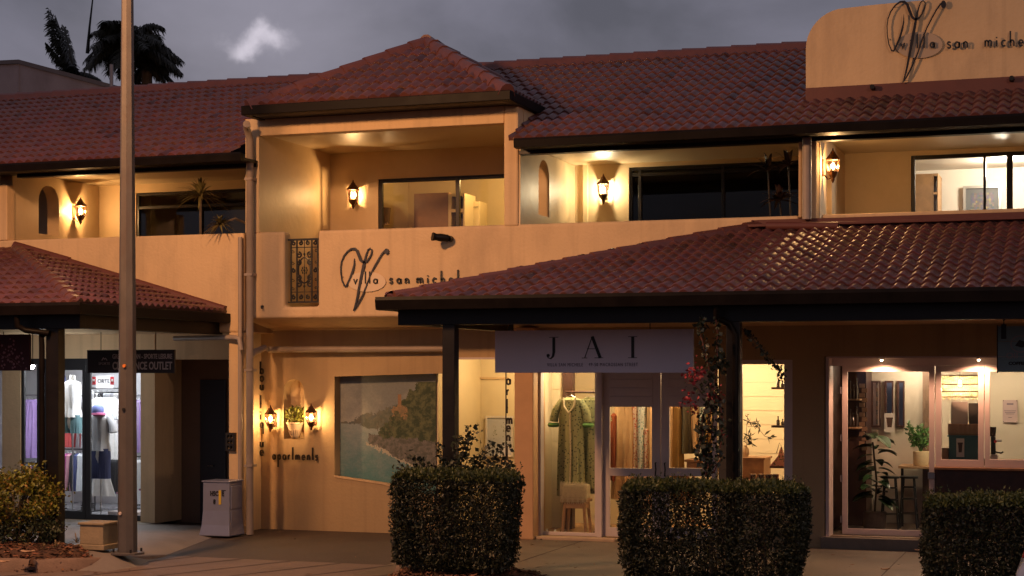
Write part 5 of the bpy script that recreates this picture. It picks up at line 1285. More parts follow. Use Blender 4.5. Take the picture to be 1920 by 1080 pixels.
# framed print in the passage
fz0, fz1 = Z(932, 856, 2.15), Z(932, 780, 2.15); fx0, fx1 = X(911, 2.15), X(962, 2.15)
rt = thing('framed_print', ((fx0+fx1)/2, 2.17, fz0), 'white framed print with a faint botanical picture hanging in the lit passage', 'picture')
mb = MB(); wall_grid(mb, fx0, fx1, fz0, fz1, 2.13, 2.17, [(fx0+.03, fx1-.03, fz0+.03, fz1-.03)]); mb.build('frame', mat('white_frame', (.7, .66, .62), .4, .02), rt)
MB().box(fx0+.03, fx1-.03, 2.15, 2.17, fz0+.03, fz1-.03).build('paper', mat('blue_white_paper', (.50, .52, .56), .6, .05), rt)
rr = random.Random(4); mb = MB()
for cx_ in (.33, .68):
    for k in range(26): x_ = fx0+(fx1-fx0)*cx_+rr.gauss(0, .022); z_ = fz0+(fz1-fz0)*.62+rr.gauss(0, .06); s_ = rr.uniform(.006, .012); mb.prism([(x_-s_, z_-s_), (x_+s_, z_-s_*.5), (x_, z_+s_)], 2.147+.0001*k, 2.1505)
mb.build('botanical_print', mat('print_green_grey', (.22, .24, .2), .6, .2), rt)

# =================================================================== INTERIORS
def cloth(name, root, prof, m, c, folds=7, amp=.12, seed=0, n=40, open_top=True):
    """hanging cloth: prof = (z, half width, half depth)"""
    rr = random.Random(seed); ph = rr.uniform(0, 6); mb = MB(); P = []
    for i in range(len(prof)-1):
        for q in range(3): t = q/3; P.append(tuple(prof[i][k]+(prof[i+1][k]-prof[i][k])*t for k in range(3)))
    P.append(prof[-1])
    zt, zb = prof[0][0], prof[-1][0]
    for z, wx, dy in P:
        f = (zt-z)/max(.01, zt-zb)
        for j in range(n):
            a = 2*pi*j/n; w = 1+amp*f**.7*sin(folds*a+ph+.6*sin(3*z))+.03*sin(13*a+ph*2)*f
            mb.v.append((c[0]+wx*cos(a)*w, c[1]+dy*sin(a)*(1+(w-1)*2.2), z))
    for i in range(len(P)-1):
        for j in range(n): j2 = (j+1) % n; mb.f.append((i*n+j, i*n+j2, (i+1)*n+j2, (i+1)*n+j))
    return mb.build(name, m, root, smooth=True)
def fab(name, c, var=.08, pat=None):
    if name in MATS: return MATS[name]
    m = mat(name, c, .85, var, 10, .15, 150)
    if pat:
        t = m.node_tree; b = t.nodes['Principled BSDF']; co = t.nodes.new('ShaderNodeTexCoord'); vo = t.nodes.new('ShaderNodeTexVoronoi'); vo.inputs['Scale'].default_value = pat[1]
        t.links.new(co.outputs['Object'], vo.inputs['Vector']); r = t.nodes.new('ShaderNodeValToRGB'); r.color_ramp.elements[0].position = pat[2]; r.color_ramp.elements[1].position = pat[2]+.06
        r.color_ramp.elements[0].color = (*pat[0], 1); r.color_ramp.elements[1].color = (*c, 1)
        t.links.new(vo.outputs['Distance'], r.inputs['Fac']); t.links.new(r.outputs[0], b.inputs['Base Color'])
    return m
STEEL = mat('rail_steel', (.45, .45, .46), .3, .05, metal=.9); BLKR = mat('black_rail', (.015, .015, .015), .4)
def garment(px, Y, ptop, pbot, w, m, label, group=None, name='hanging_garment', cat='clothing', sleeves=False, depth=.05, seed=1, neck=.4, flare=1.25, folds=6):
    c = Vector((X(px, Y), Y, 0)); z1, z0 = Z(px, ptop, Y), Z(px, pbot, Y); h = z1-z0
    rt = thing(name, (c.x, Y, z1), label, cat, group)
    cloth('cloth', rt, [(z1, w*neck, depth*.5), (z1-.04, w*.85, depth), (z1-.2*h, w*.95, depth), (z1-.5*h, w*1.0, depth*1.1), (z0, w*flare, depth*1.2)], m, c, folds, .12, seed)
    if sleeves:
        for s in (-1, 1): MB().tube([(c.x+s*w*.75, Y, z1-.05), (c.x+s*w*1.25, Y-.02, z1-.22), (c.x+s*w*1.4, Y-.02, z1-.38)], [.05, .065, .07], 10).build('sleeve', m, rt, smooth=True)
    MB().tube([(c.x-w*.5, Y, z1-.015), (c.x, Y, z1+.035), (c.x+w*.5, Y, z1-.015)], .005, 5).build('hanger', STEEL, rt)
    MB().tube([(c.x, Y, z1+.03), (c.x, Y, z1+.075)], .003, 5).build('hook', STEEL, rt)
    return rt
def rail(p0, p1, Y, py, label, m=STEEL, legs=True, zf=.07, w=.012):
    a, b_ = X(p0, Y), X(p1, Y); z = Z((p0+p1)/2, py, Y); rt = thing('clothes_rail', ((a+b_)/2, Y, zf), label, 'clothes rail')
    MB().tube([(a, Y, z), (b_, Y, z)], w, 8).build('bar', m, rt, smooth=True)
    for x in (a, b_):
        MB().tube([(x, Y, z), (x, Y, zf+.03)], w, 8).build('leg', m, rt, smooth=True); MB().tube([(x, Y-.22, zf+.02), (x, Y+.22, zf+.02)], w, 8).build('foot', m, rt, smooth=True)
    return rt
# ---- sports shop
SR = mat('shop_wall_white', (.62, .62, .64), .6, .03, 2)
SF = mat('shop_floor_grey', (.38, .38, .40), .25, .08, 3)
t = .06
part(MB().box(-12.4, -6.30, 3.0, 3.06, .07, 2.85), 'room_wall', SR); part(MB().box(-6.34, -6.28, -.04, 3.0, .07, 2.85), 'room_wall', SR)
part(MB().box(-12.4, -6.3, -.04, 3.0, 2.80, 2.86), 'room_ceiling', SR); part(MB().box(-12.4, -6.3, -.04, 3.0, .03, .066), 'room_floor', SF)
for i, (x_, y_) in enumerate(((-7.4, .42), (-9.0, .42))):
    MB_ = MB().box(x_-.55, x_+.55, y_-.12, y_+.12, 2.775, 2.80); o = MB_.build('ceiling_light', emis('cool_panel', (.93, .96, 1), 9), None); tag(o, ['cool white light panel in the sports shop ceiling nearer the doorway pilaster', 'cool white light panel in the sports shop ceiling behind the shop door'][i], 'ceiling light')
    o = lamp('shop_light', (x_, y_, 2.76), 40, (.92, .95, 1), .6, 'AREA'); lamp('shop_light', (x_, 2.2, 2.6), 20, (.92, .95, 1), .15); 
PUR = fab('purple_cloth', (.30, .20, .46)); GRT = fab('grey_cloth', (.50, .51, .55)); NAV = fab('navy_cloth', (.055, .07, .18)); WHC = fab('white_cloth', (.78, .78, .78)); BLC = fab('black_cloth', (.02, .02, .025)); TEA = fab('teal_cloth', (.14, .26, .28)); RED = fab('red_cloth', (.42, .06, .06)); MAG = fab('magenta_cloth', (.33, .07, .22)); LGC = fab('pale_grey_cloth', (.55, .58, .62)); PNK = fab('dusty_pink_cloth', (.45, .22, .28))
rail(30, 75, 1.5, 741, 'rail of purple clothes behind the narrow left shop window')
for i, px in enumerate((47, 53, 59, 65)): garment(px, 1.5, 749, 858, .085, PUR, 'purple garment on the rail in the narrow left shop window', 'purple clothes in the narrow window', seed=i, depth=.12)
rail(28, 74, 1.1, 868, 'low rail of dark clothes under the purple ones', BLKR)
for i, (px, m_, lb) in enumerate(((48, BLC, 'black garment low in the narrow left window'), (57, MAG, 'magenta garment low in the narrow left window'), (65, BLC, 'black garment beside the magenta one low in the narrow left window'))): garment(px, 1.1, 875, 925, .07, m_, lb, seed=i)
def mannequin(px, Y, label, zc_top, shirt, shorts, cap=None, tank=False, zf=.07):
    x = X(px, Y); rt = thing('mannequin', (x, Y, zf), label, 'mannequin'); MM = mat('mannequin_shell', (.62, .60, .56), .4, .04); zt = Z(px, zc_top, Y)
    MB().lathe((x, Y, zf), [(.17, 0), (.17, .012), (.02, .02)], 20).build('foot_plate', STEEL, rt, smooth=True)
    MB().tube([(x, Y, zf), (x, Y, zt-.75)], .012, 8).build('stand', STEEL, rt)
    # torso and neck as one body
    MB().lathe((x, Y, 0), [(.02, zt-.98), (.13, zt-.95), (.165, zt-.84), (.155, zt-.72), (.118, zt-.55), (.14, zt-.36), (.175, zt-.22), (.16, zt-.14), (.065, zt-.09), (.055, zt-.02), (.045, zt)], 20, 1, .62).build('body', MM, rt, smooth=True)
    cloth('shirt', rt, [(zt-.10, .075, .06), (zt-.13, .155, .10), (zt-.17, .19 if not tank else .165, .12), (zt-.40, .165, .115), (zt-.58, .15, .105), (zt-.74, .185, .13)], shirt, (x, Y), 5, .06, 3)
    if not tank:
        for s in (-1, 1): MB().tube([(x+s*.14, Y, zt-.15), (x+s*.24, Y-.01, zt-.28), (x+s*.275, Y-.02, zt-.42)], [.06, .072, .08], 12).build('sleeve', shirt, rt, smooth=True)
    for s in (-1, 1): cloth('shorts', rt, [(zt-.70, .10, .105), (zt-.85, .108, .11), (zt-1.0, .10, .10), (zt-1.22 if not tank else zt-1.02, .105, .10)], shorts, (x+s*.075, Y), 4, .06, 5)
    return rt, x, zt
mannequin(136, .55, 'headless mannequin in a white tank top and teal shorts inside the sports shop door', 703, WHC, TEA, tank=True)
rt, x, zt = mannequin(189, .40, 'mannequin in grey tee and navy shorts with a blue pink cap at its neck', 765, GRT, NAV)
MB().lathe((x-.03, .35, zt-.04), [(.10, -.05), (.105, .0), (.095, .06), (.05, .10), (.01, .11)], 16).build('cap', fab('blue_cap', (.16, .2, .45)), rt, smooth=True)
MB().lathe((x+.0, .33, zt-.115), [(.08, -.02), (.13, 0), (.12, .03), (.09, .035)], 16, 1, .8).build('scarf', fab('pink_scarf', (.5, .12, .25)), rt, smooth=True)
rail(178, 250, 1.15, 736, 'black rail of white jackets behind the grey shirted mannequin', BLKR)
for i, (px, m_, lb) in enumerate(((186, WHC, 'white jacket leftmost on the black rail behind the mannequin'), (198, LGC, 'pale grey jacket between two white ones behind the mannequin'), (209, WHC, 'white jacket rightmost before the tall pole behind the mannequin'))): garment(px, 1.15, 745, 862, .15, m_, lb, sleeves=True, seed=i+4, depth=.09)
garment(191, .75, 868, 930, .17, WHC, 'flared white skirt hanging below the navy shorts', seed=3, flare=1.5, neck=.8, name='hanging_skirt')
garment(214, .9, 862, 922, .10, BLC, 'black trousers hanging beside the flared white skirt', seed=8, neck=.8, flare=1.0)
rail(252, 285, 1.5, 742, 'rail of purple tops at the right end of the sports shop')
for i, px in enumerate((258, 264, 270, 275)): garment(px, 1.5, 750, 848, .075, PUR if i % 2 == 0 else fab('lilac_cloth', (.36, .28, .45)), ['purple top nearest the tall pole at the right end of the sports shop', 'lilac top between purple ones at the right end of the sports shop', 'purple top second from the cream pilaster in the sports shop', 'lilac top nearest the cream pilaster in the sports shop'][i], seed=i, depth=.12)
rail(250, 283, .9, 856, 'low black rail of skirts beside the cream pilaster', BLKR)
garment(262, .9, 862, 916, .12, LGC, 'pale blue grey skirt on the low rail beside the pilaster', seed=2, neck=.8, name='hanging_skirt'); garment(273, .95, 862, 920, .10, MAG, 'magenta skirt on the low rail beside the pilaster', seed=3, neck=.8, name='hanging_skirt')
rail(112, 158, 1.3, 842, 'low black rail of mixed clothes behind the sports shop door', BLKR)
for i, (px, m_, lb) in enumerate(((120, LGC, 'pale grey'), (127, MAG, 'magenta'), (133, PNK, 'dusty pink'), (140, BLC, 'black'), (147, NAV, 'navy'), (153, LGC, 'silver grey'))): garment(px, 1.3, 850, 920, .065, m_, lb+' garment on the low rail behind the sports shop door', seed=i, depth=.12)
garment(121, 1.6, 748, 838, .12, RED, 'red top on the wall behind the white tank top', seed=12); garment(113, 1.2, 700, 752, .12, NAV, 'dark navy top high behind the post in the sports shop', seed=13)
rail(165, 250, 2.4, 728, 'far wall rail crowded with dark hangers in the sports shop', BLKR)
for i in range(9): garment(172+i*10, 2.4, 735, 800+5*(i % 3), .10, (GRT, WHC, BLC, LGC)[i % 4], 'assorted pale or dark garment on the far rail of the sports shop', 'clothes on the far rail of the sports shop', seed=i+20, depth=.1)
rail(112, 165, 2.0, 742, 'far rail of bright tops behind the sports shop door', BLKR)
for i in range(9): garment(115+i*5.5, 2.0, 750, 838, .10, (RED, WHC, NAV, LGC, PNK, TEA, WHC, RED, GRT)[i], ['red top at the left end', 'white top second from the left end', 'navy top third from the left end', 'pale grey top fourth', 'dusty pink top in the middle', 'teal top right of the middle', 'white top third from the right end', 'red top second from the right end', 'grey top at the right end'][i]+' of the far rail behind the sports shop door', seed=i+80, depth=.14)
rail(165, 250, 1.7, 846, 'low black rail of skirts and trousers behind the white skirt', BLKR)
for i, (px, m_, lb) in enumerate(((172, BLC, 'black trousers at the left end'), (181, LGC, 'pale grey trousers second from left'), (200, MAG, 'magenta skirt in the middle'), (207, BLC, 'black skirt beside the magenta skirt'), (217, NAV, 'navy trousers behind the tall pole'), (233, PNK, 'dusty pink trousers right of the tall pole'))): garment(px, 1.7, 854, 925, .085, m_, lb+' of the low rail behind the white skirt', seed=i+90, depth=.14)
p_ = MB().box(-7.6, -7.0, .5, 1.0, .066, .16).build('display_plinth', WHITEF, None, bevel=.01); tag(p_, 'low white display plinth on the sports shop floor behind the glass', 'plinth')
for i, (px, lb) in enumerate(((176, 'red price card hanging at the left of the shop poster'), (210, 'red price card hanging to the right of the shop poster'))):
    p = at(px, 714, .25); o = MB().box(p.x-.035, p.x+.035, .25, .256, p.z-.07, p.z+.07); rt = thing('price_card', tuple(p), lb, 'card'); o.build('card', mat('red_card', (.55, .04, .05), .5, 0), rt)
    MB().box(p.x-.022, p.x+.022, .247, .25, p.z-.01, p.z+.03).build('print', mat('white_frame', (.7, .66, .62)), rt)
    MB().tube([(p.x, .253, p.z+.07), (p.x, .253, 2.8)], .002, 4).build('string', STEEL, rt)
p0 = at(193, 716, 1.0); rt = thing('poster', tuple(p0), 'pale wall poster lettered ORTE above the white jackets', 'poster'); MB().box(X(180, 1.0), X(212, 1.0), 1.0, 1.01, Z(190, 728, 1.0), Z(190, 704, 1.0)).build('panel', mat('poster_grey', (.55, .54, .55), .5, .02), rt)
textmesh('lettering', 'ORTE', X(183, 1.0), Z(190, 718, 1.0), .993, .10, LBK, rt, 1.0, .002)
# ---- dress shop
SHIP = mat('shiplap_cream', (.74, .66, .50), .5, .03, 3)
def shiplap(x0, x1, y, z0, z1, h=.235):
    z = z0; mb = MB()
    while z < z1: mb.box(x0, x1, y, y+.03, z+.004, min(z1, z+h)-.004); z += h
    part(mb, 'shiplap_wall', SHIP); part(MB().box(x0, x1, y+.02, y+.08, z0, z1), 'room_wall', SHIP)
shiplap(.25, 4.66, 3.0, .05, 2.9)
part(MB().box(.2, .27, .2, 3.0, .05, 2.9), 'room_wall', SHIP); part(MB().box(4.63, 4.68, .2, 3.05, .05, 2.9), 'room_wall', SHIP)
part(MB().box(.2, 4.68, .2, 3.05, 2.86, 2.92), 'room_ceiling', SHIP); part(MB().box(.2, 4.68, .07, 3.05, -.02, .052), 'room_floor', WOODL)
shiplap(X(1012, 1.2), X(1053, 1.2), 1.2, .05, 2.86, .28)
part(MB().box(X(1055, 1.1), X(1073, 1.1), 1.1, 1.25, .05, 2.86), 'room_post', mat('dark_timber', (.05, .018, .012)))
lamp('dress_shop_light', (X(1085, .5), .45, 2.7), 46, (1, .74, .42), .12)
lamp('dress_shop_light', (2.9, 1.7, 2.65), 90, (1, .66, .34), .15)
lamp('dress_shop_light', (4.1, 1.5, 2.65), 40, (1, .72, .42), .15)
DG = fab('green_print', (.30, .32, .17), pat=((.07, .09, .05), 24, .28)); GRN = fab('green_trim', (.08, .2, .05)); CRM = fab('cream_lace', (.62, .55, .38), pat=((.36, .34, .2), 60, .3))
rail(1060, 1122, .62, 735, 'dark rail holding the green printed dresses in the window', mat('dark_timber', (.05, .02, .01)), w=.02, zf=.06)
rt = garment(1071, .52, 745, 930, .20, DG, 'long green printed dress with pale neckline in the dress shop window', sleeves=True, seed=5, depth=.10, flare=1.1, folds=9, name='long_dress', cat='dress')
c = Vector((X(1071, .52), .52, Z(1071, 745, .52)))
MB().tube([(c.x-.10, c.y-.09, c.z-.0), (c.x-.08, c.y-.12, c.z-.14), (c.x, c.y-.135, c.z-.24), (c.x+.08, c.y-.12, c.z-.14), (c.x+.10, c.y-.09, c.z)], .016, 8).build('neckline', CRM, rt, smooth=True)
MB().tube([(c.x+.02, c.y-.125, c.z-.24), (c.x+.03, c.y-.13, c.z-.9), (c.x+.02, c.y-.14, c.z-1.45)], .013, 6).build('lace_trim', CRM, rt)
for s in (-1, 1): MB().lathe((c.x+s*.285, c.y-.02, c.z-.46), [(.075, .06), (.095, .03), (.085, 0), (.06, -.01)], 12).build('green_cuff', GRN, rt, smooth=True)
rt = garment(1108, .72, 745, 925, .20, DG, 'second green printed dress half hidden by the white door post', sleeves=True, seed=6, depth=.09, flare=1.1, folds=9, name='long_dress', cat='dress')
# stool, crate, sandals
xs_, ys_ = X(1084, .5), .42; zs_ = .052; rt = thing('wooden_stool', (xs_, ys_, zs_), 'light timber stool standing under the green dress', 'stool'); ht = Z(1084, 934, .45)-zs_
MB().box(xs_-.21, xs_+.21, ys_-.16, ys_+.16, zs_+ht-.05, zs_+ht).build('seat', WOODL, rt, bevel=.012); MB().box(xs_-.17, xs_+.17, ys_-.13, ys_+.13, zs_+ht-.15, zs_+ht-.05).build('apron', WOODL, rt, bevel=.006)
for a in (-1, 1):
    for b_ in (-1, 1): MB().tube([(xs_+a*.15, ys_+b_*.11, zs_+ht-.05), (xs_+a*.19, ys_+b_*.14, zs_)], [.028, .024], 8).build('leg', WOODL, rt, smooth=True)
zt_ = zs_+ht; rt = thing('fringed_basket', (xs_, ys_, zt_), 'cream fringed basket standing on the timber stool', 'basket')
MB().box(xs_-.19, xs_+.19, ys_-.14, ys_+.14, zt_, zt_+.22).build('body', CRM, rt, bevel=.03); fr_ = MB()
for k in range(34): x_ = xs_-.215+k*.013; zz_ = zt_+.26+.012*sin(k*1.7); fr_.tube([(x_, ys_-.15, zz_), (x_, ys_-.175, zt_+.15), (x_+.004*sin(k), ys_-.17, zt_-.06-.02*sin(k*2.3))], .0045, 4)
fr_.build('fringe', fab('cream_fringe', (.62, .55, .38)), rt)
for i, (px, lb) in enumerate(((1028, 'white sandal at the left corner of the dress shop window'), (1043, 'white sandal beside the stool leg in the dress shop window'))):
    p = Vector((X(px, .25), .25, .055)); rt = thing('sandal', tuple(p), lb, 'shoe', 'pair of white sandals'); MB().prismz([(p.x+.05*cos(a)*(1 if cos(a) > 0 else 1.0)*2.2, p.y+.05*sin(a)) for a in [2*pi*q/14 for q in range(14)]], .055, .075).build('sole', WHC, rt); MB().tube([(p.x-.02, p.y-.05, .07), (p.x-.02, p.y, .12), (p.x-.02, p.y+.05, .07)], .014, 6).build('strap', WHC, rt)
rail(1138, 1226, 1.3, 752, 'rail of warm coloured dresses behind the left dress shop door', BLKR, zf=.06)
PT1 = fab('red_white_print', (.62, .48, .38), pat=((.40, .05, .03), 30, .33)); PT2 = fab('teal_white_print', (.55, .60, .58), pat=((.1, .25, .28), 26, .3)); RST = fab('rust_cloth', (.26, .06, .02)); BEI = fab('beige_cloth', (.60, .40, .22)); MUS = fab('mustard_cloth', (.36, .22, .07)); OLV = fab('olive_cloth', (.10, .09, .06))
for i, (px, a, b_, w, m_, lb) in enumerate(((1153, 775, 900, .085, RST, 'rust red dress'), (1166, 757, 935, .13, BEI, 'long beige dress'), (1180, 757, 930, .12, BEI, 'second beige dress with flared hem'), (1192, 757, 960, .08, PT1, 'red and white printed dress'), (1203, 757, 950, .09, PT2, 'teal and white printed dress'), (1212, 800, 960, .09, PT1, 'shorter red patterned dress'), (1220, 757, 940, .07, BEI, 'narrow tan dress'))): garment(px, 1.3+.04*i, a, b_, w, m_, lb+' behind the left dress shop door', seed=i+30, depth=.14, cat='dress')
rail(1250, 1340, 1.3, 752, 'rail of muted dresses behind the right dress shop door', BLKR, zf=.06)
for i, (px, a, b_, w, m_, lb) in enumerate(((1260, 757, 940, .06, BEI, 'pale sand dress'), (1270, 757, 940, .10, MUS, 'mustard dress'), (1288, 757, 850, .10, OLV, 'dark olive dress'), (1304, 757, 840, .10, BEI, 'light linen dress'), (1318, 757, 850, .09, PT2, 'pale printed dress'), (1330, 757, 870, .08, MUS, 'ochre dress'))): garment(px, 1.3+.04*i, a, b_, w, m_, lb+' behind the right dress shop door', seed=i+50, depth=.14, cat='dress')
tx0, tx1, tz = X(1283, .9), X(1345, .9), Z(1310, 862, .9); rt = thing('display_table', ((tx0+tx1)/2, 1.1, .05), 'timber display table behind the right dress shop door', 'table')
MB().box(tx0, tx1, .9, 1.4, tz-.04, tz).build('table_top', WOOD, rt, bevel=.005); MB().box(tx0+.03, tx1-.03, .93, 1.37, tz-.22, tz-.04).build('apron', WOOD, rt)
for a in (tx0+.04, tx1-.04):
    for b_ in (.94, 1.36): MB().box(a-.025, a+.025, b_-.025, b_+.025, .052, tz-.2).build('leg', WOOD, rt)
# right window of the dress shop
cx0, cx1, cz1 = X(1380, 1.2), X(1432, 1.2), Z(1410, 858, 1.2); rt = thing('shop_counter', ((cx0+cx1)/2, 1.5, .05), 'timber shop counter in the right hand dress shop window', 'counter')
MB().box(cx0, cx1, 1.2, 1.8, .052, cz1-.03).build('body', WOOD, rt, bevel=.004); MB().box(cx0-.02, cx1+.02, 1.18, 1.82, cz1-.03, cz1).build('counter_top', WOOD, rt, bevel=.004)
for i, (py, lb) in enumerate(((728, 'highest'), (800, 'middle'), (876, 'lowest'))):
    o = MB().box(X(1446 if i < 2 else 1443, 1.0), 4.63, 1.0, 1.22, Z(1455, py+2, 1.0), Z(1455, py-2, 1.0)).build('wall_shelf', mat('dark_timber', (.05, .018, .012)), None, bevel=.003); tag(o, lb+' small dark shelf in the right hand dress shop window', 'shelf')
    p = Vector((X(1459, 1.08), 1.08, Z(1459, py-2, 1.08)))
    if i < 2:
        for q, (dx_, h_) in enumerate(((-.0, .13), (.07, .09))):
            b2 = thing('bottle', (p.x+dx_, p.y, p.z), [['tall dark bottle on the highest small shelf', 'short dark bottle on the highest small shelf'], ['tall dark bottle on the middle small shelf', 'short dark bottle on the middle small shelf']][i][q], 'bottle'); MB().lathe((p.x+dx_, p.y, p.z), [(.025, 0), (.026, h_*.6), (.01, h_*.75), (.01, h_)], 10).build('glass', mat('brown_bottle', (.05, .03, .02), .15), b2, smooth=True); MB().lathe((p.x+dx_, p.y, p.z+h_), [(.012, 0), (.012, .015)], 8).build('cap', BLKR, b2)
p = Vector((X(1458, 1.08), 1.1, Z(1458, 874, 1.08))); rt = thing('printed_bag', tuple(p), 'pointed pink patterned bag on the lowest small shelf', 'bag'); MB().prism([(p.x-.12, p.z), (p.x+.12, p.z), (p.x+.10, p.z+.16), (p.x+.05, p.z+.30), (p.x+.01, p.z+.16)], 1.05, 1.16).build('body', fab('pink_print', (.45, .2, .18), pat=((.12, .1, .05), 26, .34)), rt, bevel=.01)
MB().tube([(p.x-.02, 1.1, p.z+.2), (p.x+.03, 1.08, p.z+.36), (p.x+.08, 1.1, p.z+.24)], .006, 5).build('handle', BLKR, rt)
for i, px in enumerate((1412, 1427, 1441, 1454)):
    p = at(px, 897, .25); o = thing('wooden_block', tuple(p), ['first', 'second', 'third', 'fourth'][i]+' small timber block from the left on the dress shop window ledge', 'block', 'row of timber blocks'); MB().box(p.x-.045, p.x+.045, .22, .30, p.z-.03, p.z+.065).build('body', WOOD, o, bevel=.004); MB().tube([(p.x+.024*cos(a), .218, p.z+.018+.026*sin(a)) for a in [2*pi*q/12 for q in range(13)]], .006, 5).build('ring_mark', BLKR, o)
part(MB().box(X(1391, .12), X(1478, .12), .08, .34, Z(1430, 901, .2), Z(1430, 897.5, .25)-.031), 'window_ledge', WOODL)
# vase with twig on the counter
p = Vector((X(1398, 1.45), 1.45, cz1)); rt = thing('twig_plant', tuple(p), 'bare leafy sprig in a small vase on the timber counter', 'plant'); MB().lathe(tuple(p), [(.04, 0), (.06, .05), (.05, .12), (.025, .16), (.03, .18)], 14).build('vase', POT, rt, smooth=True)
rr = random.Random(8); br, mb, tt = MB(), MB(), []
for pts_ in (((1400, 850), (1400, 800), (1402, 776)), ((1402, 800), (1418, 800), (1424, 788)), ((1400, 790), (1415, 795), (1434, 818), (1444, 820)), ((1402, 812), (1408, 820), (1411, 838)), ((1405, 792), (1420, 790), (1425, 800)), ((1408, 815), (1400, 822), (1394, 824))):
    P = [at(a, b_, 1.45) for a, b_ in pts_]; br.tube(P, .004, 5)
    for k in range(9): i_ = rr.randrange(len(P)-1); leafcloud(mb, tt, [P[i_].lerp(P[i_+1], rr.random())], .11, rr, 3.6, 0, (.5, 1.3))
br.build('stems', BARK, rt); mb.build('leaves', LEAFD, rt, tints=tt)
# ---- cafe
CW = mat('cafe_wall', (.62, .55, .45), .55, .05, 1.4, .05, 10)
part(MB().box(4.76, 11.2, 2.6, 2.66, .17, 2.8), 'room_wall', CW); part(MB().box(4.74, 4.80, .42, 2.66, .17, 2.8), 'room_wall', mat('dark_timber', (.05, .018, .012)))
part(MB().box(4.76, 11.2, .42, 2.66, 2.76, 2.82), 'room_ceiling', CW); part(MB().box(4.76, 11.2, .42, 2.66, .10, .168), 'room_floor', mat('cafe_floor', (.08, .05, .035), .4, .2, 3))
part(MB().box(X(1589, 1.9), X(1624, 1.9), 1.9, 2.6, .17, 2.76), 'dark_partition', mat('dark_timber', (.05, .018, .012)))
bk = MB(); xb0, xb1 = X(1611, 1.88), X(1626, 1.88)
z = 1.35; k = 0
while z < 2.35: bk.box(xb0+(.0 if k % 2 else .04), xb1-(.04 if k % 2 else 0), 1.87, 1.90, z, z+.065); z += .075; k += 1
part(bk, 'brick_strip', mat('pinkish_brick', (.28, .16, .10), .8, .2, 9, .3, 30))
part(MB().box(X(1730, 2.5), X(1744, 2.5), 2.48, 2.6, .17, 2.76), 'room_post', mat('brown_panel', (.16, .10, .065)))
for i, (py, lb) in enumerate(((748, 'upper'), (801, 'lower'))):
    o = MB().box(X(1590, 1.6), X(1612, 1.6), 1.6, 1.9, Z(1600, py+3, 1.6), Z(1600, py, 1.6)).build('wall_shelf', WOODL, None, bevel=.003); tag(o, lb+' pale edged shelf in the dark corner behind the cafe door', 'shelf')
    for q in range(3):
        x_ = X(1594+6*q, 1.7); z_ = Z(1600, py, 1.65); b2 = thing('bottle', (x_, 1.7, z_), ['left', 'middle', 'right'][q]+' dark bottle on the '+lb+' shelf behind the cafe door', 'bottle'); h_ = (.26, .20, .30)[q]
        MB().lathe((x_, 1.7, z_), [(.028, 0), (.03, h_*.55), (.012, h_*.72), (.012, h_)], 10).build('glass', mat('brown_bottle', (.05, .03, .02), .15), b2, smooth=True); MB().lathe((x_, 1.7, z_+h_), [(.014, 0), (.014, .02)], 8).build('cap', BLKR, b2)
MIR = mat('mirror_glass', (.8, .8, .78), .04, 0, metal=1)
for i, (a, b_) in enumerate(((1634, 1651), (1659, 1675), (1682, 1696))):
    x0_, x1_ = X(a, 2.56), X(b_, 2.56); z0_, z1_ = Z(a, 801, 2.56), Z(a, 714, 2.56); rt = thing('wall_mirror', ((x0_+x1_)/2, 2.58, z0_), ['narrow dark framed mirror nearest the brick strip in the cafe', 'narrow dark framed mirror above the small cafe poster', 'narrow dark framed mirror nearest the potted plant in the cafe'][i], 'mirror', 'narrow wall mirrors')
    mb = MB(); wall_grid(mb, x0_, x1_, z0_, z1_, 2.54, 2.6, [(x0_+.03, x1_-.02, z0_+.03, z1_-.03)]); mb.build('frame', mat('dark_timber', (.05, .018, .012)), rt); MB().box(x0_+.03, x1_-.02, 2.565, 2.59, z0_+.03, z1_-.03).build('glass', MIR, rt)
def cardboard(px0, px1, py0, py1, Y, label, mpaper, cup=True, name='poster'):
    x0_, x1_ = X(px0, Y), X(px1, Y); z0_, z1_ = Z((px0+px1)/2, py1, Y), Z((px0+px1)/2, py0, Y); rt = thing(name, ((x0_+x1_)/2, Y, z0_), label, 'poster'); MB().box(x0_, x1_, Y, Y+.008, z0_, z1_).build('sheet', mpaper, rt)
    w, h = x1_-x0_, z1_-z0_
    if cup:
        MB().prism([(x0_+w*.3, z0_+h*.25), (x0_+w*.7, z0_+h*.25), (x0_+w*.78, z0_+h*.72), (x0_+w*.22, z0_+h*.72)], Y-.003, Y).build('cup_print', mat('print_brown_dark', (.06, .025, .015), .6, 0), rt)
        MB().box(x0_+w*.18, x0_+w*.82, Y-.004, Y, z0_+h*.70, z0_+h*.78).build('lid_print', mat('print_brown_dark', (.06, .025, .015)), rt)
    return rt, x0_, x1_, z0_, z1_
PAP = mat('cream_paper', (.62, .55, .50), .6, .03)
cardboard(1658, 1678, 775, 810, 2.50, 'small poster of a drink below the middle cafe mirror', PAP)
rt, a, b_, c, d = cardboard(1880, 1908, 750, 792, 2.55, 'pinkish notice pinned to the cafe wall at the right', mat('pinkish_paper', (.45, .33, .33), .6, .04), False)
for k, (w_, zz_) in enumerate(((.45, .8), (.8, .52), (.7, .45), (.55, .38), (.25, .22))): MB().box((a+b_)/2-(b_-a)*w_*.5, (a+b_)/2+(b_-a)*w_*.5, 2.547, 2.55, c+(d-c)*zz_-.006, c+(d-c)*zz_+(.02 if k == 0 else .004)).build('print_line', GY, rt)
for x_ in (a+.012, b_-.012):
    for z_ in (c+.012, d-.012): MB().lathe((x_, 2.545, z_), [(.003, -.007), (.008, 0), (.003, .007)], 6).build('pin', BLKR, rt)
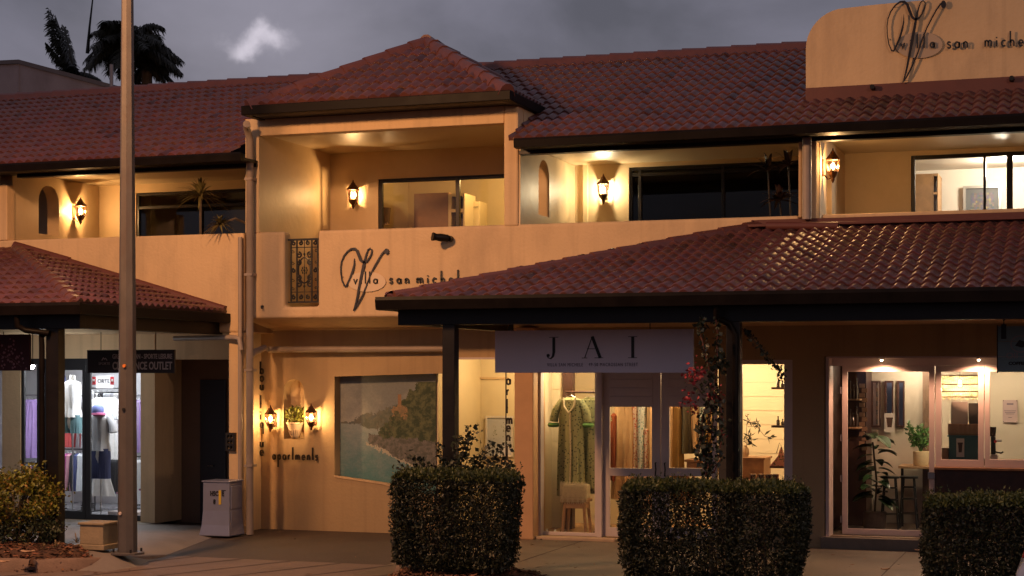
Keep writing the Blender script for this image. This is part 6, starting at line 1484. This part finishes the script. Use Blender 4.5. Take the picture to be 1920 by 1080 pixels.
# bar, pot, stools
bz = Z(1715, 874, 1.9); bx0, bx1 = X(1684, 1.9), X(1760, 1.9); rt = thing('bar_table', ((bx0+bx1)/2, 2.2, .17), 'narrow timber bar bench against the cafe wall', 'table')
MB().box(bx0, bx1, 1.9, 2.5, bz-.04, bz).build('table_top', WOODL, rt, bevel=.004)
for x_ in (bx0+.05, bx1-.05, ): MB().box(x_-.02, x_+.02, 2.0, 2.04, .17, bz-.04).build('leg', BLKR, rt)
p = Vector((X(1727, 2.1), 2.1, bz)); rt = thing('potted_plant', tuple(p), 'lush green plant in a cream woven pot on the cafe bench', 'plant')
MB().lathe(tuple(p), [(.10, 0), (.115, .03), (.125, .22), (.118, .225), (.11, .18)], 20).build('pot', mat('cream_woven_pot', (.55, .45, .28), .7, .1, 20, .3, 80), rt, smooth=True)
rr = random.Random(15); mb, tt, br = MB(), [], MB()
for k in range(26):
    a = rr.uniform(0, 6.28); e_ = Vector((cos(a)*.17, sin(a)*.12, rr.uniform(.22, .45)))+Vector((-.03, 0, 0)); q0 = p+Vector((0, 0, .2)); br.tube([q0, q0+e_*.55+Vector((0, 0, .05)), q0+e_], .004, 4)
    for j in range(12): leafcloud(mb, tt, [q0+e_*rr.uniform(.35, 1.05)], .075, rr, 2.2, .4, (.5, 1.7))
mb.build('leaves', LEAFB, rt, tints=tt); br.build('stems', LEAFB, rt, tints=[1]*len(br.f))
p = Vector((X(1640, 1.4), 1.4, .17)); rt = thing('fiddle_leaf_plant', tuple(p), 'big dark broad leaved plant in a ribbed pot behind the cafe door', 'plant')
MB().lathe((p.x+.0, p.y, p.z), [(.15, 0), (.17, .05), (.18, .26), (.165, .27)], 18).build('pot', mat('ribbed_pot', (.22, .16, .12), .7, .2, 12), rt)
MB().tube([(p.x, p.y, .4), (p.x+.03, p.y, .9), (p.x-.03, p.y, 1.5)], .015, 6).build('stem', BARK, rt); mb, tt = MB(), []
rr = random.Random(25)
for k in range(46):
    a = rr.uniform(0, 6.28); z_ = rr.uniform(.6, 1.62); d = Vector((cos(a), sin(a)*.7, rr.uniform(-.3, .5))).normalized(); L_ = rr.uniform(.20, .32); q = Vector((p.x+.01, p.y, z_)); s_ = d.cross(Vector((0, 0, 1))).normalized(); t_ = rr.uniform(.5, 2.2); prev = None
    for j in range(7):
        t = j/6; c_ = q+d*(.05+L_*t)+Vector((0, 0, -.10*t*t)); w_ = L_*.36*sin(pi*min(1, t*.85+.10)); cur = (c_-s_*w_+Vector((0, 0, w_*.3)), c_, c_+s_*w_+Vector((0, 0, w_*.3)))
        if prev: mb.quad(prev[0], prev[1], cur[1], cur[0]); mb.quad(prev[1], prev[2], cur[2], cur[1]); tt += [t_, t_]
        prev = cur
mb.build('leaves', mat('fiddle_leaf', (.025, .05, .018), .3, .2, 9, tint=True), rt, tints=tt)
for i, (px, Y_) in enumerate(((1669, 1.5), (1704, 1.75))):
    x_ = X(px, Y_); zt_ = Z(px, 893 if i == 0 else 893, Y_); rt = thing('bar_stool', (x_, Y_, .17), ['black metal bar stool nearer the broad leaved plant', 'black metal bar stool under the bench end'][i], 'stool', 'black bar stools')
    MB().lathe((x_, Y_, zt_-.03), [(.14, 0), (.15, .01), (.15, .03), (.13, .035)], 20).build('seat', BLKR, rt, smooth=True)
    for k in range(4):
        a = pi/4+k*pi/2; MB().tube([(x_+.11*cos(a), Y_+.11*sin(a), zt_-.03), (x_+.19*cos(a), Y_+.19*sin(a), .17)], .012, 6).build('leg', BLKR, rt)
    for zz_ in (.40, .62, .80): r_ = .19-.08*(zz_-.17)/(zt_-.2); MB().tube([(x_+r_*cos(pi/4+k*pi/2), Y_+r_*sin(pi/4+k*pi/2), zz_) for k in range(5)], .008, 5).build('foot_ring', BLKR, rt)
# pendant
pp = at(1800, 724, 1.35); rt = thing('pendant_lamp', tuple(pp), 'woven cane pendant shade glowing over the cafe counter', 'lamp')
CANE = mat('cane', (.62, .48, .26), .7, .1, 12); rad = .36
for zz_, r_ in ((.16, .98), (.03, 1.0), (-.08, 1.0), (-.16, .98)): MB().tube([(pp.x+rad*r_*cos(a), pp.y+rad*.6*r_*sin(a), pp.z+zz_) for a in [2*pi*q/36 for q in range(37)]], .009, 5).build('hoop', mat('cane_dark', (.18, .11, .05), .7), rt)
sk = MB()
for k in range(150):
    a = 2*pi*k/150; b2 = a+.09*(1 if k % 2 else -1); sk.tube([(pp.x+rad*cos(a), pp.y+rad*.6*sin(a), pp.z+.17), (pp.x+rad*1.01*cos((a+b2)/2), pp.y+rad*.6*sin((a+b2)/2), pp.z), (pp.x+rad*cos(b2), pp.y+rad*.6*sin(b2), pp.z-.17-.02*(k % 3))], .0045, 4)
sk.build('cane_strips', CANE, rt)
MB().lathe(tuple(pp+Vector((0, 0, .02))), [(.012, .07), (.03, .03), (.035, 0), (.01, -.03)], 12).build('bulb', emis('pendant_bulb', (1, .75, .42), 16), rt, smooth=True)
MB().tube([pp+Vector((0, 0, .08)), (pp.x, pp.y, 2.76)], .005, 5).build('cord', BLKR, rt)
lamp('pendant_light', tuple(pp), 85, (1, .78, .50), .05)
lamp('cafe_ceiling_light', (X(1712, 1.9), 2.1, 2.68), 24, (1, .78, .55), .04)
lamp('cafe_ceiling_light', (X(1900, 1.5), 1.6, 2.6), 26, (1, .80, .52), .08)
# counter objects behind the folding window
def cbox(px0, px1, py0, py1, Y, dy, m, name, label, cat, bev=.006, extra=None):
    x0_, x1_ = X(px0, Y), X(px1, Y); z0_, z1_ = Z((px0+px1)/2, py1, Y), Z((px0+px1)/2, py0, Y); rt = thing(name, ((x0_+x1_)/2, Y+dy/2, z0_), label, cat); MB().box(x0_, x1_, Y, Y+dy, z0_, z1_).build('body', m, rt, bevel=bev); return rt, x0_, x1_, z0_, z1_
zc_ = Z(1800, 862, .8)
part(MB().box(X(1757, .45), 11, .45, 1.3, zc_-.06, zc_-.001), 'counter_top', WOOD, .004)
rt, a, b_, c, d = cbox(1779, 1838, 819, 862, .8, .35, mat('teal_cabinet', (.03, .10, .10), .4, .1, 5), 'till_cabinet', 'dark teal cabinet on the cafe counter with a drink card on its front', 'cabinet')
MB().box(a-.02, b_+.02, .78, 1.17, d-.001, d+.02).build('lid', mat('teal_cabinet', (.03, .10, .10)), rt)
cardboard(1793, 1808, 822, 857, .79, 'small drink card on the front of the teal cabinet', PAP, name='drink_card')
rt, a, b_, c, d = cbox(1778, 1838, 795, 816, .85, .3, fab('woven_tray', (.34, .2, .13)), 'woven_tray', 'brown woven tray stacked on the teal cabinet', 'tray'); fr_ = MB()
for k in range(26): x_ = a+(b_-a)*k/25; fr_.tube([(x_, .845, d), (x_, .835, c+.02)], .006, 4)
fr_.build('weave', fab('woven_tray_rib', (.45, .3, .2)), rt)
cbox(1783, 1815, 753, 795, .95, .06, mat('pale_box_card', (.50, .42, .38), .6, .05), 'paper_box', 'pale paper box standing on the woven tray', 'box'); cbox(1816, 1840, 756, 795, .97, .2, mat('dark_box', (.06, .05, .04), .5), 'dark_box', 'dark box beside the pale paper box on the tray', 'box')
cbox(1766, 1778, 840, 862, .75, .15, WOOD, 'wooden_crate', 'small timber crate left of the teal cabinet', 'crate')
# coffee machine parts at the right pane
p = at(1864, 862, .9); rt = thing('coffee_grinder', tuple(p), 'black coffee grinder with red knob behind the right folding window', 'coffee grinder')
MB().box(p.x-.05, p.x+.05, .85, 1.0, p.z, p.z+.08).build('base', WHITEF, rt, bevel=.01); MB().box(p.x-.045, p.x+.02, .88, .98, p.z+.08, p.z+.34).build('body', BLKR, rt, bevel=.01)
MB().lathe((p.x-.02, .93, p.z+.34), [(.04, 0), (.05, .12), (.05, .14)], 14).build('hopper', mat('brown_bottle', (.05, .03, .02)), rt, smooth=True)
MB().tube([(p.x+.02, .92, p.z+.28), (p.x+.10, .90, p.z+.28)], .02, 10).build('spout', STEEL, rt); MB().tube([(p.x+.02, .87, p.z+.27), (p.x+.02, .83, p.z+.27)], .022, 12).build('knob', mat('red_card', (.55, .04, .05)), rt)
MB().tube([(p.x+.0, .90, p.z+.12), (p.x+.10, .86, p.z+.10), (p.x+.13, .85, p.z+.12)], .012, 6).build('handle', BLKR, rt)
# ---- upstairs rooms
lamp('room_light', (-1.3, 3.0, 6.0), 60, (1, .64, .24), .12)
lamp('room_light', (7.2, 3.0, 5.8), 120, (1, .86, .66), .15)
WD = mat('wardrobe_brown', (.24, .13, .06), .45, .12, 4, .05, 30); ZU = 3.55
x0_, x1_ = X(776, 3.0), X(842, 3.0); zt_ = Z(810, 362, 3.0); rt = thing('wardrobe', ((x0_+x1_)/2, 3.2, ZU), 'plain brown wardrobe side inside the pyramid roofed room', 'wardrobe'); MB().box(x0_, x1_, 3.0, 3.7, ZU, zt_).build('carcass', WD, rt, bevel=.01)
x2_ = X(871, 2.95); mb = MB(); wall_grid(mb, x1_+.005, x2_, ZU, zt_-.03, 2.95, 3.5, [(x1_+.06, x2_-.03, zt_-.30, zt_-.08), (x1_+.06, x2_-.03, zt_-.62, zt_-.36), (x1_+.06, x2_-.03, zt_-1.2, zt_-.68)]); mb.build('open_shelves', mat('pale_cupboard', (.55, .45, .28), .5, .05), rt); MB().box(x1_+.03, x2_-.01, 3.3, 3.45, ZU, zt_-.05).build('back', mat('dark_timber', (.05, .018, .012)), rt)
x0_, x1_ = X(873, 3.4), X(899, 3.4); zt_ = Z(885, 378, 3.4); rt = thing('cupboard', ((x0_+x1_)/2, 3.6, ZU), 'pale tall cupboard with two thin handles to the right of the wardrobe', 'cupboard'); MB().box(x0_, x1_, 3.4, 3.8, ZU, zt_).build('body', mat('pale_cupboard', (.55, .45, .28)), rt, bevel=.008)
for q in (.25, .75): MB().tube([(x0_+(x1_-x0_)*q-.04, 3.385, zt_-.1), (x0_+(x1_-x0_)*q+.04, 3.385, zt_-.1)], .006, 6).build('handle', BLKR, rt)
p = at(719, 425, 2.3); rt = thing('table_lamp', tuple(p), 'lamp with brown tapering shade at the left of the lantern room window', 'lamp'); zt_ = Z(719, 390, 2.3)
MB().lathe((p.x, p.y, zt_-.28), [(.10, 0), (.13, .28)], 20, cap=False).build('lamp_shade', fab('brown_shade', (.12, .06, .03)), rt, smooth=True); MB().tube([(p.x, p.y, ZU), (p.x, p.y, zt_-.2)], .012, 8).build('stand', BRONZE, rt); MB().lathe((p.x, p.y, ZU), [(.13, 0), (.13, .02), (.02, .03)], 16).build('base', BRONZE, rt)
MB().lathe((p.x, p.y, zt_-.15), [(.02, 0), (.035, .05), (.01, .1)], 10).build('bulb', FLAME, rt); lamp('table_lamp_light', (p.x, p.y, zt_-.02), 10, WC, .03)
x0_, x1_ = X(1716, 3.2), X(1748, 3.2); zt_ = Z(1730, 326, 3.2); rt = thing('bookcase', ((x0_+x1_)/2, 3.4, ZU), 'tall timber bookcase in the bright upper right room', 'bookcase'); MB().box(x0_, x1_, 3.2, 3.9, ZU, zt_).build('carcass', WOODL, rt, bevel=.006)
x2_ = X(1759, 3.2); mb = MB(); wall_grid(mb, x1_+.003, x2_, ZU, zt_, 3.2, 3.9, [(x1_+.02, x2_-.015, zt_-.3, zt_-.04), (x1_+.02, x2_-.015, zt_-.62, zt_-.34), (x1_+.02, x2_-.015, zt_-.95, zt_-.66)]); mb.build('open_shelves', WOODL, rt)
x0_, x1_ = X(1806, 4.1), X(1878, 4.1); z0_, z1_ = Z(1840, 412, 4.1), Z(1840, 348, 4.1); rt = thing('framed_picture', ((x0_+x1_)/2, 4.12, z0_), 'silver framed picture on the white wall of the upper right room', 'picture')
mb = MB(); wall_grid(mb, x0_, x1_, z0_, z1_, 4.06, 4.12, [(x0_+.045, x1_-.045, z0_+.045, z1_-.045)]); mb.build('frame', mat('silver_frame', (.5, .48, .46), .3, .05, metal=.6), rt); MB().box(x0_+.04, x1_-.04, 4.10, 4.13, z0_+.04, z1_-.04).build('mount', mat('grey_mount', (.10, .105, .11), .6, .05), rt)
mb, tt = MB(), []; rr = random.Random(77); nx_, nz_ = 14, 10
for i in range(nx_):
    for j in range(nz_):
        a, b_ = x0_+.12+(x1_-x0_-.24)*i/nx_, x0_+.12+(x1_-x0_-.24)*(i+1)/nx_; c, d = z0_+.12+(z1_-z0_-.24)*j/nz_, z0_+.12+(z1_-z0_-.24)*(j+1)/nz_
        mb.quad((a, 4.095, c), (b_, 4.095, c), (b_, 4.095, d), (a, 4.095, d)); v_ = noise.noise(Vector((i*.5, j*.6, 3))); tt.append((.05+.25*max(0, v_)+rr.uniform(0, .08), .08+.22*max(0, v_), .07+.08*rr.random()))
mb.build('print', mat('print_base', (1, 1, 1), .5, 0, tint=True), rt, tints=tt)

# =================================================================== CAR (only its rear corner reaches into the photo)
ycn, ycf = -9.3, -7.6; xr = X(1905, ycn); CWM = mat('white_car_paint', (.62, .58, .60), .22, .02, 2, coat=.6)
rt = thing('parked_car', (xr+2.2, (ycn+ycf)/2, 0), 'white car whose rear corner just shows at the bottom right', 'car')
pr = [(0, .34), (-.03, .55), (0, .82), (.05, .90), (.10, 1.0), (.28, 1.52), (.55, 1.62), (2.3, 1.62), (3.0, 1.12), (4.2, .98), (4.4, .8), (4.42, .4), (4.2, .25), (.2, .25)]
b0 = MB().prism([(xr+a, b_) for a, b_ in pr], ycn, ycf).build('body', CWM, rt, bevel=.09, segs=4)
for p in b0.data.polygons: p.use_smooth = True
MB().box(xr-.035, xr+.25, ycn+.02, ycf-.02, .36, .56).build('bumper', mat('grey_bumper', (.10, .10, .11), .5), rt, bevel=.03)
for y_ in (ycn+.02, ycf-.20): MB().prism([(xr+.045, .95), (xr+.20, .95), (xr+.30, 1.40), (xr+.20, 1.40)], y_-.03, y_+.18).build('tail_light', mat('red_lens', (.45, .01, .01), .15, 0, coat=.5), rt, bevel=.015)
for x_, y_ in ((.85, ycn+.08), (.85, ycf-.08), (3.5, ycn+.08), (3.5, ycf-.08)):
    w_ = MB(); pts_ = []
    w_.tube([(xr+x_, y_-.11, .33), (xr+x_, y_+.11, .33)], .33, 28).build('tyre', BLKR, rt, bevel=.03) if False else None
    o = w_.build('wheel', BLKR, rt, bevel=.03) if w_.v else MB().tube([(xr+x_, y_-.13, .33), (xr+x_, y_+.13, .33)], .33, 28).build('wheel', BLKR, rt, bevel=.03)
    MB().tube([(xr+x_, y_-.14, .33), (xr+x_, y_+.14, .33)], .21, 20).build('rim', STEEL, o, bevel=.01)
for y_ in (ycn-.004, ycf+.004): MB().prism([(xr+.42, 1.02), (xr+2.75, 1.02), (xr+2.2, 1.50), (xr+.60, 1.50)], y_-.006, y_+.006).build('side_window', mat('car_glass', (.01, .01, .012), .05, 0), rt)

# leaf litter blown over the driveway and paths
rr = random.Random(99); mb, tt = MB(), []
for k in range(420):
    px, py = rr.uniform(60, 1900), rr.uniform(1000, 1090); z_ = .008
    if px < 440 and py < 1045: continue
    p = G(px, py, z_)
    if p.y > -.15: continue
    a = rr.uniform(0, 6.28); l = rr.uniform(.006, .028) if rr.random() < .9 else .045; w = l*rr.uniform(.25, .5); d = Vector((cos(a)*l, sin(a)*l, rr.uniform(-.1, .3)*l)); q = Vector((-sin(a)*w, cos(a)*w, rr.uniform(0, .3)*w)); p.z = .012
    mb.quad(p-d, p+q, p+d, p-q); c = rr.choice([.4, .8, 1.2, 2.4]); tt.append((c, c*.8, c*.6))
o = mb.build('leaf_litter', mat('litter', (.16, .10, .06), .8, .2, tint=True), None, tints=tt); o['kind'] = 'stuff'; o['label'] = 'scattered bits of dry leaf on the ground'
